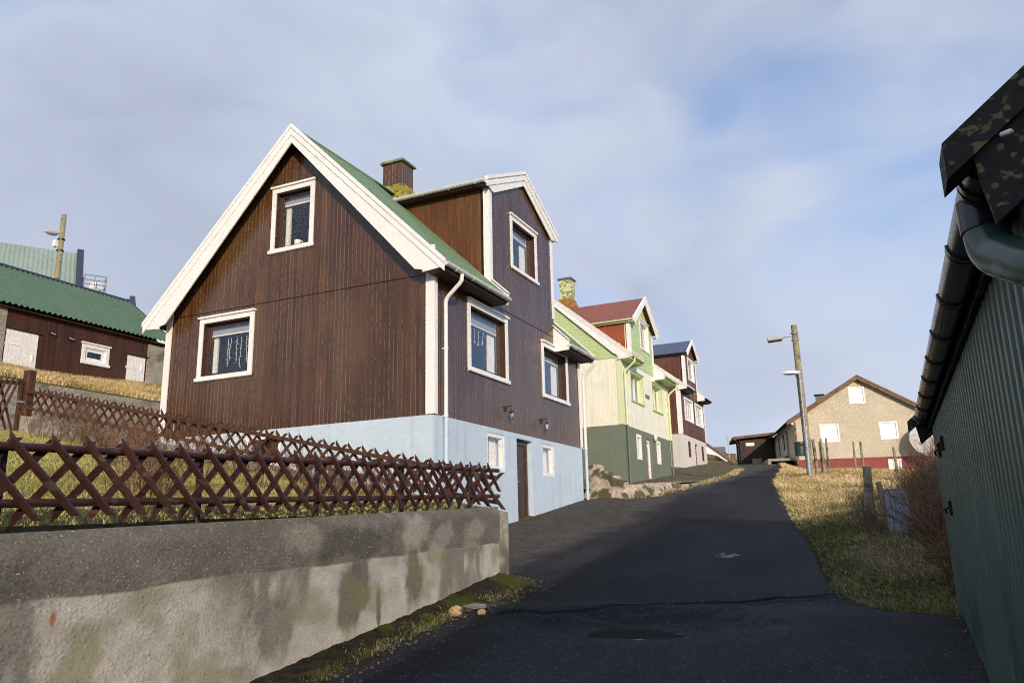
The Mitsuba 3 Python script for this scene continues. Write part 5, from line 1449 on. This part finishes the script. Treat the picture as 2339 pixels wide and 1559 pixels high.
def blades(P, h, hj, w, cols, lean=.5, seed=1, wind=(0, 0)):
    """Grass: two bent triangles per blade at the points P; cols = list of colours to pick from."""
    r = np.random.default_rng(seed); N = len(P)
    pn = meshkit.fbm(np.stack([P[:, 0] * .9, P[:, 1] * .9, 0 * P[:, 0]], 1), 4, seed + 50)
    hh = h * (1 + hj * r.uniform(-1, 1, N)) * (.45 + 1.1 * pn); a = r.uniform(0, 2 * math.pi, N); b = r.uniform(0, 2 * math.pi, N)
    ln = lean * r.uniform(.2, 1, N)
    s = np.stack([np.cos(a), np.sin(a), 0 * a], 1) * (w * r.uniform(.6, 1.3, N))[:, None] / 2
    d = np.stack([np.cos(b), np.sin(b), 0 * b], 1) + np.array([*wind, 0])
    m1 = P + d * (hh * ln * .35)[:, None] + np.stack([0 * a, 0 * a, hh * .6], 1)
    tp = P + d * (hh * ln)[:, None] + np.stack([0 * a, 0 * a, hh * (1 - .25 * ln)], 1)
    V = np.stack([P - s, P + s, m1 - s * .7, m1 + s * .7, tp], 1).reshape(-1, 3)
    k = np.arange(N)[:, None] * 5
    Fc = np.concatenate([k + [0, 1, 3], k + [0, 3, 2], k + [2, 3, 4]], 1).reshape(-1, 3)
    ci = np.array(cols)[np.clip(((pn - .5) * 2.2 + .5 + r.uniform(-.35, .35, N)) * len(cols), 0, len(cols) - 1).astype(int)] * r.uniform(.7, 1.25, N)[:, None]
    return tm(V, Fc), np.repeat(ci, 5, 0)


def scatter(x0, x1, y0, y1, n, zf, keep, seed, clump=0.0):
    r = np.random.default_rng(seed)
    x, y = r.uniform(x0, x1, n), r.uniform(y0, y1, n)
    k = keep(x, y)
    if clump:
        k = k & (meshkit.fbm(np.stack([x * clump, y * clump, 0 * x], 1), 3, seed) > r.uniform(.25, .6, n))
    x, y = x[k], y[k]
    return np.stack([x, y, zf(x, y)], 1)


STRAW = [(.36, .36, .12), (.50, .37, .16), (.62, .47, .22), (.72, .57, .30), (.78, .65, .38)]
DULL = [(.06, .085, .018), (.09, .115, .028), (.15, .145, .05), (.23, .20, .09), (.36, .31, .18)]
LAWN = [(.40, .37, .13), (.32, .33, .09), (.48, .41, .18), (.25, .25, .07)]
gz_ = lambda x, y: terrain(x, y) - .01
P_ = scatter(-5.6, 7, 15.5, 47.5, 210000, gz_, lambda x, y: (x > er(y) - .08) & ~((x > -5) & (y > 47 + .2 * x)), 2)
near = P_[:, 1] < 24
for sel, hh, ww, sd in ((near, .065, .010, 3), (~near, .13, .018, 4)):
    m, c = blades(P_[sel], hh, .5, ww, STRAW, 1.2, sd, (-.5, -.4))
    add('dry_grass', m, 'blades', color=c, label=('pale dry grass on the sunlit verge right of the lane', 'tall straw coloured grass on the slope below the beige house')[sd - 3], cat=None, kind='stuff')
P_ = scatter(-1.9, 1.2, 8.2, 17.2, 56000, gz_, lambda x, y: (x > er(y) - .10) & (x < 1.2) & ~((x > .44) & (y < 9.1)), 5)
m, c = blades(P_, .055, .7, .009, DULL, 1.3, 6, (-.5, -.4))
add('verge_grass', m, 'blades', color=c, label='short green and straw grass on the shaded verge by the shed', kind='stuff')
P_ = scatter(-4, 6, 9, 46, 30000, gz_, lambda x, y: (x > er(y) - .02) & ~((x > .40) & (y < 9.1)) & ~((x > -5) & (y > 47 + .2 * x)), 21, 1.1)
ln_ = np.clip((P_[:, 1] - 9) / 14, .35, 1)
m, c = blades(P_, .20 * ln_, .5, .010, DULL[2:] + STRAW[2:], 1.5, 22, (-.5, -.4))
add('grass_tussocks', m, 'blades', color=c, label='long bent tussocks of dead grass on the verge right of the lane', kind='stuff')
P_ = scatter(-14.8, -4.80, 1.0, 9.72, 130000, lambda x, y: lawn_z(x, y) - .005, lambda x, y: x > -15, 7)
m, c = blades(P_, .040, .5, .009, LAWN, .9, 8)
add('lawn_grass', m, 'blades', color=c, label='mown yellow green grass of the garden behind the fence', kind='stuff')
bank_z = lambda X, Y: np.interp(-X, [18, 19.2, 22, 26], [5.40, 5.74, 6.45, 6.9]) +   .20 * np.exp(-((Y - 18.2) / 1.8) ** 2) * np.clip((-X - 18) / 1.2, 0, 1)
P_ = scatter(-21.9, -18.22, 10, 20.5, 90000, lambda x, y: bank_z(x, y) + .01, lambda x, y: x < 0, 9)
m, c = blades(P_, .12, .7, .016, STRAW, 1.1, 10, (.5, -.2))
add('bank_grass', m, 'blades', color=c, label='dry straw grass on the bank in front of the barn', kind='stuff')
P_ = scatter(-4.7, -4.0, 4.2, 9.8, 9000, lambda x, y: foot(x, y) + .03, lambda x, y: x + 4.7 < .45, 11, 2.2)
m, c = blades(P_, .05, .6, .006, DULL + [(.06, .08, .015)] * 4, 1.2, 12)
add('wall_foot_grass', m, 'blades', color=c, label='sparse moss and dead grass tufts at the wall foot', kind='stuff')
P_ = scatter(-7.0, -5.4, 21.6, 43, 9000, lambda x, y: lane(x, y) + .02, lambda x, y: np.abs(x - el(y) - .15) < .25, 13, 1.2)
m, c = blades(P_, .09, .6, .016, STRAW + DULL, 1.0, 14)
add('kerb_grass', m, 'blades', color=c, label='tufts of grass along the left edge of the upper lane', kind='stuff')


# ------------------------------------------------------------------ bare shrubs
def shrub(c, rad, h, stems, seed, r0=.007, cols=((.11, .055, .035), (.085, .04, .026), (.15, .085, .05)), up=1.0, twigs=5):
    """A bare bush: stems that fan out of the ground and fork into twigs."""
    r = np.random.default_rng(seed); P0, P1, R0, R1 = [], [], [], []
    c = np.array(c, float)

    def grow(p, d, L, rr, depth):
        k = 4 if depth == 0 else 3
        for q in range(k):
            d = d + r.normal(0, .14 if depth == 0 else .22, 3) + np.array([0, 0, .05]); d /= np.linalg.norm(d)
            e = p + d * L / k
            P0.append(p); P1.append(e); R0.append(rr * (1 - .6 * q / k)); R1.append(rr * (1 - .6 * (q + 1) / k))
            if depth < 2 and q >= (1 if depth == 0 else 0):
                for _ in range(twigs if depth == 0 else 2):
                    if r.random() < .55:
                        dd = d + r.normal(0, .55, 3); dd[2] = abs(dd[2]) * .9 + .15; dd /= np.linalg.norm(dd)
                        grow(e, dd, L * r.uniform(.28, .5), rr * .55, depth + 1)
            p = e
    for s in range(stems):
        a_ = r.uniform(0, 2 * math.pi); q = math.sqrt(r.uniform(0, 1))
        off = np.array([math.cos(a_), math.sin(a_), 0]) * q
        grow(c + off * rad * .45, np.array([off[0] * rad * .55 / h, off[1] * rad * .55 / h, up]) / math.hypot(q * rad * .55 / h, up), h * r.uniform(.65, 1.0), r0 * r.uniform(.7, 1.2), 0)
    P0, P1, R0, R1 = map(np.array, (P0, P1, R0, R1))
    d = P1 - P0; d /= np.linalg.norm(d, axis=1, keepdims=True)
    a_ = np.cross(d, [.3, .5, .8]); a_ /= np.linalg.norm(a_, axis=1, keepdims=True); b_ = np.cross(d, a_)
    V = []
    for P, Rr in ((P0, R0), (P1, R1)):
        for q in range(3):
            t = q * 2 * math.pi / 3
            V.append(P + Rr[:, None] * (math.cos(t) * a_ + math.sin(t) * b_))
    V = np.stack(V, 1).reshape(-1, 3); k = np.arange(len(P0))[:, None] * 6
    Fc = np.concatenate([np.concatenate([k + [q, (q + 1) % 3, 3 + (q + 1) % 3], k + [q, 3 + (q + 1) % 3, 3 + q]], 1) for q in range(3)], 1).reshape(-1, 3)
    ci = np.array(cols)[r.integers(0, len(cols), len(P0))] * r.uniform(.75, 1.3, len(P0))[:, None]
    return tm(V, Fc), np.repeat(ci, 6, 0)


sd = 100
right = [(.62, 13.2, .55, .85), (1.0, 12.4, .6, 1.05), (.75, 14.9, .6, .85), (1.25, 14.3, .7, 1.2), (1.1, 16.2, .8, 1.05), (.55, 16.4, .6, .65), (.85, 11.3, .55, 1.0), (1.8, 15.4, .8, 1.35), (1.7, 17.8, .9, 1.15), (.9, 18.6, .7, .7), (1.5, 20.4, .9, .95), (.62, 12.0, .4, .75), (2.3, 17.0, .9, 1.4), (.66, 10.4, .5, .85), (.62, 9.7, .35, .6)]
for q, (x, y, rad, h) in enumerate(right):
    m, c = shrub((x, y, float(terrain(np.array(x), np.array(y))) - .05), rad, h * 1.12, 62, sd + q, .0075, ((.16, .082, .045), (.115, .060, .034), (.25, .155, .085)))
    add('bare_shrub', m, 'blades', color=c, label=('leafless shrub ' + ('just right of the utility cabinet', 'tight against the far corner of the green shed', 'directly behind the utility cabinet', 'right behind the cabinet shrub, against the shed edge', 'in mid thicket in front of the satellite dish', 'behind the short leaning post', 'lowest one at the foot of the shed corner', 'tallest of the thicket next to the shed gutter', 'at the back of the thicket below the dish', 'at the left edge of the thicket in front of the white hatch', 'farthest back under the beige house base', 'small, in front between cabinet and shed', 'rising highest beside the shed wall', 'at the near end of the thicket by the shed', 'nearest the camera at the shed corner')[q]), cat='shrub', group='leafless shrubs between the shed and the beige house')
for q, (x, y, rad, h) in enumerate(((-.25, 13.75, .2, .30), (-.42, 14.9, .25, .70), (-.5, 15.8, .3, .5), (.22, 13.6, .22, .30), (-.42, 14.2, .2, .45))):
    m, c = shrub((x, y, float(terrain(np.array(x), np.array(y))) - .03), rad, h, 16, sd + 40 + q, .005, ((.12, .075, .05), (.18, .13, .08)))
    add('scrub_tuft', m, 'blades', color=c, label=('low tangle of thin bare stems ' + ('in front of the utility cabinet at left', 'hiding the foot of the thick post', 'left behind the thick post', 'in front of the utility cabinet at right', 'left of the cabinet in front of the thick post')[q]), cat='shrub', group='low bare stems around the utility cabinet')
gsh = [(-13.3, 9.2, .7, .62), (-12.5, 9.1, .7, .72), (-11.6, 9.2, .7, .62), (-10.7, 9.2, .6, .50), (-9.6, 9.2, .6, .42), (-8.5, 9.2, .6, .45), (-7.4, 9.1, .6, .42), (-6.4, 9.0, .55, .42), (-9.7, 8.0, .6, .5), (-8.0, 7.6, .6, .48), (-6.8, 7.4, .55, .45), (-5.7, 8.4, .45, .40), (-5.5, 7.0, .4, .38), (-6.3, 5.6, .45, .42), (-5.4, 4.6, .3, .36), (-7.6, 6.4, .5, .5), (-8.9, 7.0, .5, .5), (-6.2, 8.0, .5, .45), (-10.8, 8.2, .5, .5)]
for q, (x, y, rad, h) in enumerate(gsh):
    m, c = shrub((x, y, float(lawn_z(np.array(x), np.array(y))) - .03), rad, h * 1.02, 20, sd + 60 + q, .0055, ((.12, .062, .032), (.085, .042, .024), (.17, .10, .055)))
    add('garden_shrub', m, 'blades', color=c, label=('bare garden shrub ' + ('nearest the square gate post', 'second from the gate post along the rear fence', 'third from the gate post along the rear fence', 'under the rear fence below the left gable corner', 'under the rear fence below the gable window', 'in front of the low basement window', 'under the rear fence left of the house corner', 'at the right end under the rear fence', 'beside the concrete edging on the lawn', 'behind the middle of the front fence', 'right of the loose board', 'close behind the right end of the front fence', 'hugging the front fence before its last posts', 'behind the loose board on the lawn', 'small one hugging the front fence by the loose board', 'in mid lawn right of the edging', 'just behind the concrete edging', 'in the lower right corner of the garden', 'left of the edging below the rear fence')[q]), cat='shrub', group='bare garden shrubs between the two lattice fences')
